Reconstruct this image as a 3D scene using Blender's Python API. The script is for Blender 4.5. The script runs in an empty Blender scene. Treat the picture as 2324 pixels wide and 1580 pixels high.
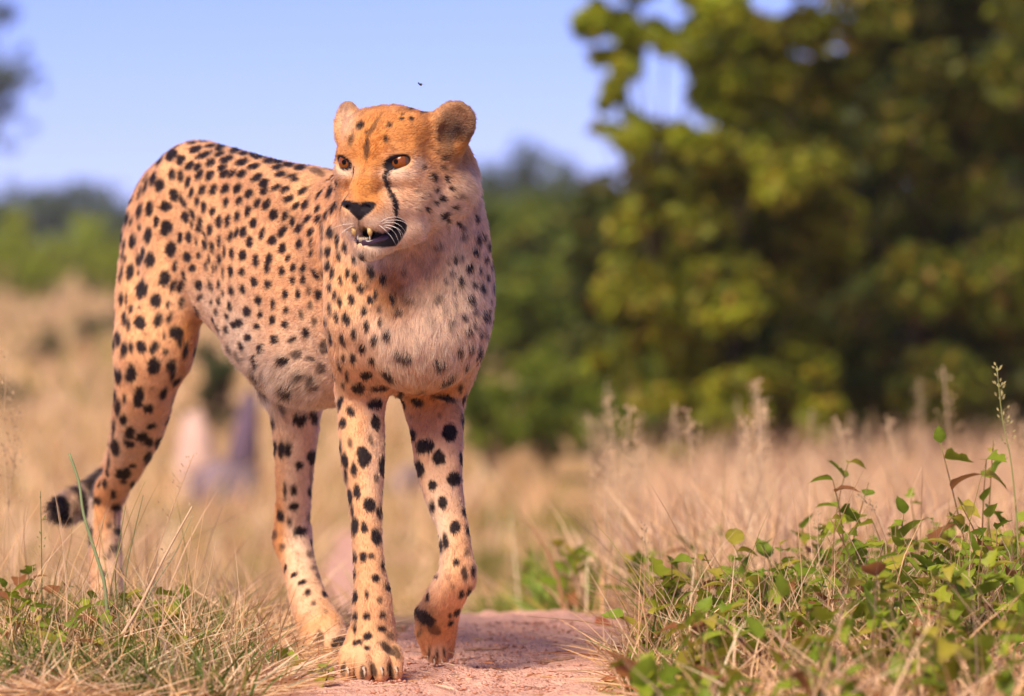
import bpy, bmesh, math, random
import numpy as np
from mathutils import Vector, Matrix
from mathutils.bvhtree import BVHTree

scene = bpy.context.scene
COL = scene.collection
RNG = np.random.default_rng(11)
random.seed(11)

# ------------------------------------------------------------------ camera
# 180 mm telephoto, 0.64 m above the path, 8 m in front of the planted forepaw
F = 11800.0            # focal length in picture units (picture 2324 x 1580)
CAM_Y, CAM_Z = -8.0, 0.637
HORIZON = 600.0        # picture row of the eye level
cam = bpy.data.cameras.new('camera')
cam.sensor_width = 36.0
cam.lens = F / 2324.0 * 36.0
cam.shift_y = -(790.0 - HORIZON) / 2324.0
cam.clip_start, cam.clip_end = 0.1, 5000.0
cam.dof.use_dof = True
cam.dof.focus_distance = 8.0
cam.dof.aperture_fstop = 4.2
cam_ob = bpy.data.objects.new('camera', cam)
cam_ob.location = (0.0, CAM_Y, CAM_Z)
cam_ob.rotation_euler = (math.radians(90), 0, 0)
COL.objects.link(cam_ob)
scene.camera = cam_ob

# ------------------------------------------------------------------ light
SUN_EL, SUN_AZ = math.radians(45), math.radians(211)   # azimuth measured from +Y clockwise
world = bpy.data.worlds.new('World')
scene.world = world
world.use_nodes = True
wn, wl = world.node_tree.nodes, world.node_tree.links
wn.clear()
sky = wn.new('ShaderNodeTexSky')
sky.sky_type = 'NISHITA'
sky.sun_disc = False
sky.sun_elevation = SUN_EL
sky.sun_rotation = SUN_AZ
sky.air_density = 0.5
sky.dust_density = 0.0
sky.ozone_density = 10.0
tint = wn.new('ShaderNodeMix'); tint.data_type = 'RGBA'; tint.blend_type = 'MULTIPLY'
tint.inputs['Factor'].default_value = 1.0
tint.inputs['B'].default_value = (0.98, 0.675, 0.90, 1)
bg = wn.new('ShaderNodeBackground'); bg.inputs['Strength'].default_value = 0.094
wo = wn.new('ShaderNodeOutputWorld')
wl.new(sky.outputs[0], tint.inputs['A']); wl.new(tint.outputs['Result'], bg.inputs['Color'])
wl.new(bg.outputs[0], wo.inputs[0])

sun = bpy.data.lights.new('sun', 'SUN')
sun.energy = 3.5
sun.angle = math.radians(32)
sun.color = (1.0, 0.83, 0.62)
sun_ob = bpy.data.objects.new('sun', sun)
sd = Vector((math.sin(SUN_AZ) * math.cos(SUN_EL), math.cos(SUN_AZ) * math.cos(SUN_EL), math.sin(SUN_EL)))
sun_ob.rotation_euler = sd.to_track_quat('Z', 'Y').to_euler()
sun_ob.location = sd * 30
COL.objects.link(sun_ob)

scene.view_settings.view_transform = 'Standard'
scene.view_settings.look = 'None'
scene.view_settings.exposure = 0.95
scene.view_settings.gamma = 1.0
scene.render.engine = 'CYCLES'
scene.cycles.max_bounces = 6
scene.cycles.use_denoising = True
scene.cycles.transparent_max_bounces = 8

# ------------------------------------------------------------------ helpers
def P(x, y, Y):
    """a point of the place: picture column and row of it and its depth Y behind the planted paw"""
    D = Y - CAM_Y
    return np.array([(x - 1162.0) / F * D, Y, CAM_Z + (HORIZON - y) / F * D])

def S(px, Y=0.0):
    return px * (Y - CAM_Y) / F

def tag(o, label=None, category=None, group=None, kind=None):
    if label: o['label'] = label
    if category: o['category'] = category
    if group: o['group'] = group
    if kind: o['kind'] = kind
    return o

def link(name, data, parent=None):
    o = bpy.data.objects.new(name, data)
    COL.objects.link(o)
    if parent is not None: o.parent = parent
    return o

def mesh_from(name, verts, faces, mats=(), smooth=True):
    me = bpy.data.meshes.new(name)
    verts = np.asarray(verts, np.float32); 
    if isinstance(faces, np.ndarray):
        n, k = faces.shape
        me.vertices.add(len(verts)); me.vertices.foreach_set('co', verts.ravel())
        me.loops.add(n * k); me.loops.foreach_set('vertex_index', faces.astype(np.int32).ravel())
        me.polygons.add(n)
        me.polygons.foreach_set('loop_start', np.arange(0, n * k, k, dtype=np.int32))
        me.polygons.foreach_set('loop_total', np.full(n, k, np.int32))
        me.update(calc_edges=True); me.validate()
    else:
        me.from_pydata([tuple(v) for v in verts], [], faces); me.update()
    if smooth: me.polygons.foreach_set('use_smooth', np.ones(len(me.polygons), bool))
    for m in mats: me.materials.append(m)
    return me

def color_attr(me, cols, name='tint'):
    a = me.color_attributes.new(name, 'FLOAT_COLOR', 'POINT')
    c = np.ones((len(me.vertices), 4), np.float32); c[:, :3] = cols
    a.data.foreach_set('color', c.ravel())

def smoothstep(a, b, x):
    t = np.clip((x - a) / (b - a), 0, 1)
    return t * t * (3 - 2 * t)

def vnoise(p, seed=0):
    """value noise of points (n,3), about -1..1"""
    p = np.asarray(p, np.float64)
    i = np.floor(p).astype(np.int64); f = p - i; f = f * f * (3 - 2 * f)
    out = np.zeros(len(p))
    for dx in (0, 1):
        for dy in (0, 1):
            for dz in (0, 1):
                h = (i[:, 0] + dx) * 374761393 + (i[:, 1] + dy) * 668265263 + (i[:, 2] + dz) * 2147483647 + seed * 1274126177
                h = (h ^ (h >> 13)) * 1274126177
                h = (h ^ (h >> 16)) & 0xffff
                w = (f[:, 0] if dx else 1 - f[:, 0]) * (f[:, 1] if dy else 1 - f[:, 1]) * (f[:, 2] if dz else 1 - f[:, 2])
                out += w * (h / 32767.5 - 1)
    return out

def material(name, color=(.5, .5, .5), rough=.8, spec=.3, attr=None, noise=None, transl=0.0, bump=None, emit=None):
    m = bpy.data.materials.new(name); m.use_nodes = True
    n, l = m.node_tree.nodes, m.node_tree.links
    b = n['Principled BSDF']; out = n['Material Output']
    b.inputs['Roughness'].default_value = rough
    b.inputs['Specular IOR Level'].default_value = spec
    b.inputs['Base Color'].default_value = (*color, 1)
    src = None
    if attr:
        a = n.new('ShaderNodeAttribute'); a.attribute_name = attr; src = a.outputs['Color']
    if noise:     # (scale, colour 2, low, high)
        tx = n.new('ShaderNodeTexNoise'); tx.inputs['Scale'].default_value = noise[0]; tx.inputs['Detail'].default_value = 6
        tc = n.new('ShaderNodeTexCoord'); l.new(tc.outputs['Object'], tx.inputs['Vector'])
        mr = n.new('ShaderNodeMapRange'); mr.inputs[1].default_value = noise[2]; mr.inputs[2].default_value = noise[3]
        l.new(tx.outputs[0], mr.inputs[0])
        mx = n.new('ShaderNodeMix'); mx.data_type = 'RGBA'
        l.new(mr.outputs[0], mx.inputs['Factor'])
        if src: l.new(src, mx.inputs['A'])
        else: mx.inputs['A'].default_value = (*color, 1)
        mx.inputs['B'].default_value = (*noise[1], 1)
        src = mx.outputs['Result']
    if src: l.new(src, b.inputs['Base Color'])
    if bump:      # (scale, strength, distance)
        tb = n.new('ShaderNodeTexNoise'); tb.inputs['Scale'].default_value = bump[0]; tb.inputs['Detail'].default_value = 8
        tc2 = n.new('ShaderNodeTexCoord'); l.new(tc2.outputs['Object'], tb.inputs['Vector'])
        bp = n.new('ShaderNodeBump'); bp.inputs['Strength'].default_value = bump[1]; bp.inputs['Distance'].default_value = bump[2]
        l.new(tb.outputs[0], bp.inputs['Height']); l.new(bp.outputs[0], b.inputs['Normal'])
    if transl:
        t = n.new('ShaderNodeBsdfTranslucent'); mxs = n.new('ShaderNodeMixShader'); mxs.inputs[0].default_value = transl
        if src: l.new(src, t.inputs[0])
        else: t.inputs[0].default_value = (*color, 1)
        l.new(b.outputs[0], mxs.inputs[1]); l.new(t.outputs[0], mxs.inputs[2]); l.new(mxs.outputs[0], out.inputs[0])
    return m
# ================================================================== CHEETAH
# The body is one implicit surface (round cones melted together), meshed once.
YAW = math.radians(29)
LATB = np.array([math.cos(YAW), math.sin(YAW), 0.0])        # the animal's left
FWDB = np.array([math.sin(YAW), -math.cos(YAW), 0.0])
HYAW = math.radians(30)                                      # the head turns to its right
HL = np.array([math.cos(HYAW), -math.sin(HYAW), 0.0])
HF = np.array([-math.sin(HYAW), -math.cos(HYAW), 0.0])
HU = np.array([0.0, 0.0, 1.0])
E0 = P(850, 364, -0.10)
HS = S(1.0, -0.10)
def H(l, f, u):
    return E0 + HS * (l * HL + f * HF + u * HU)

PR = []   # a, b, ra, rb, k, squash dir, s, op, length of fur, region, group
GRP = [0]
def cone(a, b, ra, rb, k=.03, sq=None, s=1.0, op=1, fur=.010, reg='body', same=False):
    if not same: GRP[0] += 1
    PR.append((np.array(a, float), np.array(b, float), ra, rb, k, sq, s, op, fur, reg, GRP[0]))
def chain(pts, k=.02, fur=.010, reg='leg', sq=None, s=1.0):
    """pts: picture x, y, depth, radius in picture units"""
    # round the corners of the chain with a spline, so that limbs bend softly
    A = np.array([[*P(*p[:3]), S(p[3], p[2])] for p in pts])
    if len(A) > 2:
        B = np.vstack([2 * A[0] - A[1], A, 2 * A[-1] - A[-2]]); out = []
        for i in range(1, len(B) - 2):
            for t in np.linspace(0, 1, 4)[:-1]:
                out.append(.5 * (2 * B[i] + (B[i + 1] - B[i - 1]) * t + (2 * B[i - 1] - 5 * B[i] + 4 * B[i + 1] - B[i + 2]) * t * t
                                 + (3 * B[i] - B[i - 1] - 3 * B[i + 1] + B[i + 2]) * t ** 3))
        out.append(A[-1]); A = np.array(out)
    for i, (p, q) in enumerate(zip(A[:-1], A[1:])):
        cone(p[:3], q[:3], p[3], q[3], k, sq, s, 1, fur, reg, i > 0)

def build_prims():
    # trunk, front to back (flow of the coat goes a -> b)
    T = [(925, 640, .16, .150), (800, 640, .30, .172), (725, 645, .40, .184), (590, 606, .58, .150),
         (478, 524, .75, .128), (402, 490, .90, .100)]
    chain([(x, y, Y, r * F / (Y - CAM_Y)) for x, y, Y, r in T], .05, .0078, 'body', LATB, .62)
    # belly hair mass
    cone(P(705, 808, .36), P(595, 750, .52), .070, .055, .05, fur=.022, reg='belly')
    # spine ridge
    cone(P(690, 445, .30), P(560, 395, .55), .025, .028, .06)
    cone(P(560, 395, .55), P(440, 390, .84), .028, .03, .06, same=True)
    # rump
    cone(P(450, 448, .80), P(402, 486, .94), .070, .064, .05)
    # chest / brisket
    cone(P(945, 560, .06), P(950, 740, .05), .100, .092, .05, fur=.013, reg='chest')
    cone(P(955, 740, .05), P(915, 800, .16), .088, .058, .05, fur=.015, reg='chest')
    # neck
    cone(P(955, 400, .0), P(930, 570, .10), .085, .115, .05, fur=.011, reg='neck')
    cone(P(900, 420, .06), P(840, 520, .20), .07, .10, .06, fur=.010, reg='neck')
    # right shoulder + foreleg (planted)
    chain([(830, 560, .12, 90), (814, 730, .03, 78), (820, 880, .12, 56)], .022, .009, 'leg')
    chain([(818, 880, .14, 58), (822, 960, .12, 51), (825, 1050, .09, 49), (829, 1140, .06, 38), (834, 1245, .03, 34),
           (840, 1320, .01, 38), (846, 1380, .00, 45), (848, 1435, .0, 48)], .015, .007)
    cone(P(806, 950, .10), P(812, 1060, .07), S(36), S(26), .02, fur=.007, reg='leg')
    cone(P(864, 1335, .03), P(866, 1365, .03), S(20), S(19), .018, fur=.007, reg='leg')
    cone(P(880, 1405, .03), P(888, 1425, .03), S(17), S(12), .012, fur=.009, reg='leg')
    # left shoulder + foreleg (heel lifted, toes on the ground)
    chain([(1035, 590, .20, 74), (1030, 720, .13, 82), (1005, 850, .20, 70), (985, 920, .22, 60)], .045, .009, 'leg')
    chain([(985, 920, .22, 62), (994, 1045, .18, 53), (1010, 1136, .15, 43), (1028, 1200, .13, 36), (1035, 1265, .11, 38),
           (1033, 1312, .11, 42), (1003, 1372, .16, 46), (991, 1425, .20, 45)], .015, .007)
    cone(P(958, 1385, .20), P(975, 1420, .22), S(17), S(20), .02, fur=.009)
    cone(P(1018, 950, .17), P(1025, 1060, .14), S(36), S(24), .02, fur=.007, reg='leg')
    cone(P(1056, 1290, .11), P(1054, 1318, .11), S(20), S(22), .018, fur=.007, reg='leg')
    # right hind leg
    chain([(376, 520, .87, 86), (342, 660, .86, 79), (345, 790, .77, 78)], .045, .008, 'leg')
    chain([(328, 560, .95, 46), (322, 700, .93, 58), (318, 850, .90, 58)], .05, .008, 'leg')
    chain([(400, 500, .81, 76), (392, 660, .765, 72), (374, 800, .75, 60)], .030, .008, 'leg')
    chain([(345, 780, .77, 80), (330, 880, .79, 70), (314, 965, .86, 62), (285, 1050, .95, 46), (258, 1110, 1.02, 34)], .03, .007)
    chain([(280, 950, .97, 22), (252, 1040, 1.03, 12), (232, 1120, 1.07, 17)], .02, .007)
    chain([(250, 1115, 1.04, 38), (238, 1160, 1.05, 36), (240, 1290, 1.04, 36), (243, 1390, 1.02, 40)], .015, .007)
    chain([(243, 1395, 1.02, 42), (262, 1412, .96, 46)], .015, .007)
    # left hind leg
    chain([(560, 620, .84, 95), (640, 780, .60, 80), (672, 880, .53, 66)], .04, .008, 'leg')
    chain([(672, 880, .53, 62), (670, 1000, .56, 51), (667, 1100, .60, 42), (666, 1170, .63, 39), (662, 1225, .65, 38)], .02, .007)
    chain([(640, 1090, .66, 16), (634, 1160, .68, 13), (634, 1215, .68, 16)], .02, .007)
    chain([(665, 1225, .65, 40), (685, 1310, .60, 40), (705, 1375, .54, 44), (728, 1425, .48, 50)], .02, .007)
    # tail
    chain([(395, 455, .96, 34), (330, 540, 1.09, 26), (300, 760, 1.17, 22), (282, 960, 1.20, 22), (250, 1085, 1.19, 24)], .03, .010, 'tail')
    chain([(250, 1085, 1.19, 24), (205, 1128, 1.16, 27), (165, 1150, 1.12, 27), (140, 1158, 1.08, 23)], .015, .024, 'tail')
    # ---------------- paws
    # planted right forepaw: centre, width, toes towards the camera
    paw(P(840, 1478, -.015), np.array([.10, -1, 0]), 1.0)
    # lifted left forepaw, on its toes
    for i, (dx, r) in enumerate(((-32, 19), (-12, 20), (11, 20), (30, 18))):
        a = P(991 + dx * .85, 1436, .200 - .016 * (i in (1, 2))); b = P(995 + dx * .74, 1493 - (9 if i in (0, 3) else 0), .225 - .022 * (i in (1, 2)))
        r *= .74
        cone(a, b, S(22), S(r), .006, fur=.006, reg='paw')
        CLAWS.append((b + np.array([0, -S(r) * .8, -S(r) * .2]), np.array([0, -.5, 0]), .8))
    paw(P(742, 1452, .45), np.array([.42, -1, 0]), .93)
    paw(P(268, 1424, .95), np.array([.30, -1, 0]), .92)
    # ---------------- head (units of the head frame)
    def hc(a, b, ra, rb, k=14, op=1, fur=.006, sq=None, s=1.0, reg='head'):
        cone(H(*a), H(*b), ra * HS, rb * HS, k * HS, sq, s, op, fur, reg)
    hc((0, -62, 26), (0, -95, 8), 94, 90, 30, fur=.008)                   # cranium
    hc((-34, -20, 40), (34, -20, 40), 50, 50, 30)                          # forehead
    hc((-58, -62, 62), (58, -62, 62), 54, 54, 34, fur=.008)
    for sgn in (-1, 1):
        hc((sgn * 60, -26, -14), (sgn * 68, -70, -30), 52, 56, 30, fur=.009)   # cheek bones
    hc((0, 0, -2), (0, 46, -72), 42, 33, 22)                               # bridge of the nose
    hc((0, 46, -72), (0, 56, -96), 33, 28, 14)
    for sgn in (-1, 1):
        hc((sgn * 44, 6, 24), (sgn * 82, -18, 24), 19, 22, 16)             # brow
        hc((sgn * 48, 14, -40), (sgn * 84, -8, -36), 16, 20, 16)           # under the eye
        hc((sgn * 22, 46, -116), (sgn * 28, 38, -130), 33, 33, 12, fur=.007)   # muzzle pads
        hc((sgn * 38, 14, -106), (sgn * 54, -26, -104), 38, 46, 22, fur=.008)   # sides of the muzzle
        hc((sgn * 66, -58, -70), (sgn * 70, -95, -90), 58, 64, 30, fur=.010)    # cheek ruff
        hc((sgn * 16, 20, -194), (sgn * 58, -50, -150), 24, 44, 18, fur=.010)   # lower jaw
        hc((sgn * 80, -120, 30), (sgn * 96, -150, -60), 52, 66, 30, fur=.010)   # nape behind the ears
    hc((0, 26, -196), (0, -10, -190), 25, 30, 16, fur=.010)                # chin
    hc((0, 58, -100), (0, 62, -116), 24, 14, 8, fur=.0)                    # nose leather
    hc((-26, 54, -98), (26, 54, -98), 17, 17, 8, fur=.0)
    # eye openings
    for sgn in (-1, 1):
        hc((sgn * 55, 34, -13), (sgn * 90, 12, -2), 12, 12, 5, op=-1)
    # the open mouth: a wedge between lip and jaw
    hc((-14, 74, -172), (-56, -4, -150), 13, 6, 5, op=-1)
    hc((14, 74, -172), (56, -4, -150), 13, 6, 5, op=-1)
    hc((0, 76, -173), (0, -8, -166), 19, 14, 5, op=-1)
    # nostrils
    for sgn in (-1, 1):
        hc((sgn * 17, 80, -108), (sgn * 34, 66, -106), 5.5, 4, 3, op=-1)
    # ears: cupped discs
    for sgn, c, n in ((1, (144, -104, 80), (.42, .90, .10)), (-1, (-136, -104, 84), (-.55, .83, .10))):
        nv = n[0] * HL + n[1] * HF + n[2] * HU; nv /= np.linalg.norm(nv)
        lo = (c[0] - sgn * 24, c[1], c[2] - 30); hi = (c[0] + sgn * 4, c[1], c[2] + 6)
        hc((sgn * 92, -98, 36), lo, 48, 48, 24, sq=nv, s=.8, fur=.009)
        hc(lo, hi, 48, 51, 20, sq=nv, s=.44, reg='ear', fur=.0062)
        d = 22
        hc((lo[0] + n[0] * d + sgn * 14, lo[1] + n[1] * d, lo[2] + 10), (hi[0] + n[0] * d, hi[1] + n[1] * d, hi[2] - 2), 27, 39, 9, op=-1, sq=nv, s=.62, reg='ear')

def paw(c, d, sc):
    d = d / np.linalg.norm(d); side = np.array([-d[1], d[0], 0]); up = np.array([0, 0, 1.0])
    z0 = c[2] - .044 * sc
    cone(c - .014 * d + up * .012, c + .004 * d - up * .002, .036 * sc, .034 * sc, .015, fur=.007, reg='paw')
    cone(c - .02 * side * sc - up * .014 - d * .008, c + .02 * side * sc - up * .014 - d * .008, .028 * sc, .028 * sc, .015, fur=.007, reg='paw')
    for off, fw, r in ((-.0365, .030, .0112), (-.0130, .048, .0125), (.0130, .048, .0125), (.0365, .030, .0112)):
        a = c + side * off * sc * .9 + d * .008 * sc - up * .004
        k1 = c + side * off * sc + d * (fw * .70) * sc; k1[2] = z0 + .032 * sc
        k2 = c + side * off * 1.02 * sc + d * fw * sc; k2[2] = z0 + r * sc * .95
        cone(a, k1, .017 * sc, (r + .002) * sc, .004, fur=.005, reg='paw')
        cone(k1, k2, (r + .002) * sc, r * sc, .002, fur=.004, reg='paw')
        CLAWS.append((k2 + d * r * .55 * sc + up * .010 * sc, d, sc))
CLAWS = []
build_prims()

def sd_cone(p, pr):
    """distance of points (...,3) to a round cone, squashed along one direction"""
    a, b, ra, rb, k, sq, s = pr[:7]
    p = p - a; ba = b - a
    if sq is not None:
        w = (1 / s - 1)
        p = p + (p @ sq)[..., None] * (w * sq).astype(p.dtype)
        ba = ba + (ba @ sq) * w * sq
    L2 = ba @ ba
    if L2 < 1e-12:
        d = np.sqrt((p * p).sum(-1)) - ra
    else:
        L = math.sqrt(L2)
        t = (p @ ba.astype(p.dtype)) / L2
        # shift t for the taper so that the cone is tangent to both spheres
        q = np.sqrt(np.maximum((p * p).sum(-1) - t * t * L2, 0))
        sl = (ra - rb) / L
        sl = max(-.95, min(.95, sl))
        t2 = np.clip(t + q * sl / math.sqrt(1 - sl * sl) / L, 0, 1)
        d = np.sqrt(q * q + ((t - t2) * L) ** 2) - (ra + (rb - ra) * t2)
    return d * (s if sq is not None else 1.0)

def smin(a, b, k):
    h = np.maximum(k - np.abs(a - b), 0) / k
    return np.minimum(a, b) - h * h * k * .25

def axis_coords(lo, hi, h, fine):
    """rectilinear axis: spacing h, refined to f inside the intervals of fine"""
    out = [lo]
    while out[-1] < hi:
        x = out[-1]; st = h
        for (a, b, f) in fine:
            if a <= x <= b: st = min(st, f)
            else:
                dd = max(a - x, x - b); st = min(st, f + .18 * dd)
        out.append(x + st)
    return np.array(out, np.float32)

def mesh_body():
    pts = np.array([q for pr in PR if pr[7] > 0 for q in (pr[0], pr[1])])
    rad = np.array([q for pr in PR if pr[7] > 0 for q in (pr[2], pr[3])])
    lo = (pts - rad[:, None]).min(0) - .02; hi = (pts + rad[:, None]).max(0) + .02
    hc = H(0, 0, -40)
    X = axis_coords(lo[0], hi[0], .0048, [(hc[0] - .10, hc[0] + .15, .0026)])
    Yc = axis_coords(lo[1], hi[1], .0052, [(hc[1] - .08, hc[1] + .14, .0026)])
    Z = axis_coords(lo[2], hi[2], .0046, [(hc[2] - .13, hc[2] + .15, .0026), (lo[2], .07, .003)])
    D = np.full((len(X), len(Yc), len(Z)), .2, np.float32)
    groups = {}
    for pr in PR: groups.setdefault(pr[10], []).append(pr)
    for g_ in groups.values():
        k, op = g_[0][4], g_[0][7]
        m = k + .012
        l = np.min([np.minimum(q[0], q[1]) - max(q[2], q[3]) for q in g_], 0) - m
        h = np.max([np.maximum(q[0], q[1]) + max(q[2], q[3]) for q in g_], 0) + m
        i0, i1 = np.searchsorted(X, [l[0], h[0]]); j0, j1 = np.searchsorted(Yc, [l[1], h[1]]); k0, k1 = np.searchsorted(Z, [l[2], h[2]])
        if i1 <= i0 or j1 <= j0 or k1 <= k0: continue
        g = np.stack(np.meshgrid(X[i0:i1], Yc[j0:j1], Z[k0:k1], indexing='ij'), -1).astype(np.float32)
        d = np.full(g.shape[:3], .2, np.float32)
        for q in g_:
            r = max(q[2], q[3]) + m
            lq = np.minimum(q[0], q[1]) - r; hq = np.maximum(q[0], q[1]) + r
            a0, a1 = np.searchsorted(X, [lq[0], hq[0]]) - i0; b0, b1 = np.searchsorted(Yc, [lq[1], hq[1]]) - j0; c0, c1 = np.searchsorted(Z, [lq[2], hq[2]]) - k0
            sl = (slice(max(a0, 0), max(a1, 0)), slice(max(b0, 0), max(b1, 0)), slice(max(c0, 0), max(c1, 0)))
            d[sl] = np.minimum(d[sl], sd_cone(g[sl], q))
        sub = D[i0:i1, j0:j1, k0:k1]
        if op > 0: D[i0:i1, j0:j1, k0:k1] = smin(sub, d, k)
        else: D[i0:i1, j0:j1, k0:k1] = -smin(-sub, d, k)
    # surface nets
    ins = D < 0
    cnt = sum(ins[i:D.shape[0] - 1 + i, j:D.shape[1] - 1 + j, k:D.shape[2] - 1 + k].astype(np.uint8) for i in (0, 1) for j in (0, 1) for k in (0, 1))
    act = (cnt > 0) & (cnt < 8)
    idx = np.argwhere(act)
    num = -np.ones(act.shape, np.int32); num[act] = np.arange(len(idx))
    acc = np.zeros((len(idx), 3)); n = np.zeros(len(idx))
    C = [(i, j, k) for i in (0, 1) for j in (0, 1) for k in (0, 1)]
    ax = (X, Yc, Z)
    for c in C:
        for ax_i in range(3):
            if c[ax_i]: continue
            e = list(c); e[ax_i] = 1
            ia = idx + np.array(c); ib = idx + np.array(e)
            da = D[ia[:, 0], ia[:, 1], ia[:, 2]]; db = D[ib[:, 0], ib[:, 1], ib[:, 2]]
            cr = (da < 0) != (db < 0)
            t = np.where(cr, da / np.where(cr, da - db, 1), 0)
            pa = np.stack([ax[m][ia[:, m]] for m in range(3)], 1); pb = np.stack([ax[m][ib[:, m]] for m in range(3)], 1)
            acc += np.where(cr[:, None], pa + (pb - pa) * t[:, None], 0); n += cr
    V = acc / n[:, None]
    quads = []
    for a_ in range(3):
        sl0 = [slice(None)] * 3; sl1 = [slice(None)] * 3
        sl0[a_] = slice(0, -1); sl1[a_] = slice(1, None)
        s0, s1 = ins[tuple(sl0)], ins[tuple(sl1)]
        e = np.argwhere(s0 != s1)
        b_, c_ = (a_ + 1) % 3, (a_ + 2) % 3
        ok = (e[:, b_] > 0) & (e[:, c_] > 0) & (e[:, b_] < D.shape[b_] - 1) & (e[:, c_] < D.shape[c_] - 1)
        e = e[ok]; flip = s0[e[:, 0], e[:, 1], e[:, 2]]
        q = []
        for db, dc in ((-1, -1), (0, -1), (0, 0), (-1, 0)):
            o = e.copy(); o[:, b_] += db; o[:, c_] += dc
            q.append(num[o[:, 0], o[:, 1], o[:, 2]])
        q = np.stack(q, 1)
        q[~flip] = q[~flip][:, ::-1]
        quads.append(q)
    Q = np.concatenate(quads)
    # a light relax
    E = np.concatenate([Q[:, [i, (i + 1) % 4]] for i in range(4)])
    wv = smoothstep(.62, .75, np.linalg.norm((V - H(0, 0, -40)) / .20, axis=1)) * smoothstep(.04, .10, V[:, 2])
    for it in range(14):
        sm = np.zeros_like(V); cn = np.zeros(len(V))
        for m in range(3):
            sm[:, m] = np.bincount(E[:, 0], V[E[:, 1], m], len(V)) + np.bincount(E[:, 1], V[E[:, 0], m], len(V))
        cn = np.bincount(E[:, 0], minlength=len(V)) + np.bincount(E[:, 1], minlength=len(V))
        ww = (.5 * (wv if it > 1 else np.ones(len(V))))[:, None]
        V = V * (1 - ww) + ww * sm / cn[:, None]
    return V.astype(np.float32), Q

import time as _t
_t0 = _t.time()
BV, BQ = mesh_body()
print('body', len(BV), len(BQ), _t.time() - _t0)
cheetah = link('cheetah', None)
cheetah.location = (float(P(700, 1500, .45)[0]), .45, 0)
# ================================================================== LAND
def ground_z(x, Y):
    x = np.asarray(x, float); Y = np.asarray(Y, float)
    Yc = Y - .25 * smoothstep(-.2, .5, x) + .10 * smoothstep(-.1, -.5, x)
    z = -.42 * smoothstep(.95, 6.5, Yc) - .05 * smoothstep(6, 20, Yc)
    z = z + .62 * smoothstep(25, 160, Y) + 2.0 * smoothstep(170, 420, Y)
    z = z + .035 * smoothstep(.18, .6, x) * smoothstep(3, -.5, Y) + .02 * smoothstep(-.36, -.7, x) * smoothstep(1.5, .5, Y)
    p = np.stack([x, Y, np.zeros_like(x)], -1).reshape(-1, 3)
    far = smoothstep(2, 20, Y)
    n = .006 * vnoise(p * 7, 31) + .003 * vnoise(p * 19, 32)
    n2 = .05 * vnoise(p * .22, 33)
    z = z + n.reshape(x.shape) * (1 - .6 * far) + n2.reshape(x.shape) * far * smoothstep(8, 40, Y)
    return z
PATH_Y = np.array([-7.0, -2, -.3, .3, .9, 2, 4, 8, 10, 16, 26, 40]); PATH_X = np.array([.3, .02, -.10, -.08, .02, -.02, -.18, -.50, -.56, -.66, -.9, -1.2])
PATH_W = np.array([.5, .30, .25, .235, .22,   .15, .11, .10, .09, .08, .06, .05])
def path_x(Y): return np.interp(Y, PATH_Y, PATH_X)
def path_w(Y): return np.interp(Y, PATH_Y, PATH_W)

def sheet(name, us, vs, fn, mat, cols=None):
    U, Vv = np.meshgrid(us, vs, indexing='ij')
    X, Yy, Z = fn(U, Vv)
    V = np.stack([X, Yy, Z], -1).reshape(-1, 3)
    n, m = len(us), len(vs)
    i = np.arange(n * m).reshape(n, m)
    Q = np.stack([i[:-1, :-1], i[1:, :-1], i[1:, 1:], i[:-1, 1:]], -1).reshape(-1, 4)
    return mesh_from(name, V, Q, [mat])

soil = material('soil', (.50, .30, .17), .95, .1, noise=(2.2, (.36, .25, .09), .40, .62), bump=(60, .6, .02))
sand = material('sand', (.86, .50, .395), .95, .1, noise=(14, (.74, .40, .305), .35, .72), bump=(190, 1.0, .012))
ys = np.concatenate([np.linspace(-9, -1.5, 25), np.arange(-1.45, 2.5, .03), np.geomspace(2.5, 60, 150), np.geomspace(62, 480, 40)])
us = np.concatenate([-np.geomspace(1.0, .03, 40), np.linspace(-.028, .028, 9), np.geomspace(.03, 1.0, 40)])
def land_fn(U, V):
    half = np.clip(2.2 + .45 * np.maximum(V + 8, 0), 2.2, 220)
    X = U * half
    Z = ground_z(X, V)
    # the path is worn a little into the ground
    return X, V, Z - .010 * smoothstep(1.0, .7, np.abs(X - path_x(V)) / path_w(V)) * smoothstep(45, 30, V)
ground = link('ground', sheet('ground', us, ys, land_fn, soil))
tag(ground, kind='structure')
def path_fn(U, V):
    wob = .035 * vnoise(np.stack([V.ravel() * 5, U.ravel() * 0, V.ravel() * 0], 1), 41).reshape(V.shape)
    X = path_x(V) + (path_w(V) + wob) * U
    p = np.stack([X, V, V * 0], -1).reshape(-1, 3)
    rel = (.006 * vnoise(p * 22, 42) + .0045 * vnoise(p * 60, 43)).reshape(V.shape) * smoothstep(12, 2, V)
    return X, V, ground_z(X, V) - .006 * (1 - U ** 2) + .004 - .012 * smoothstep(.85, 1, np.abs(U)) + rel
py = np.concatenate([np.linspace(-6, -.8, 20), np.arange(-.78, 2.2, .009), np.geomspace(2.22, 13, 60)])
path = link('path', sheet('path', np.linspace(-1, 1, 61), py, path_fn, sand))
tag(path, kind='structure')
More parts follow.
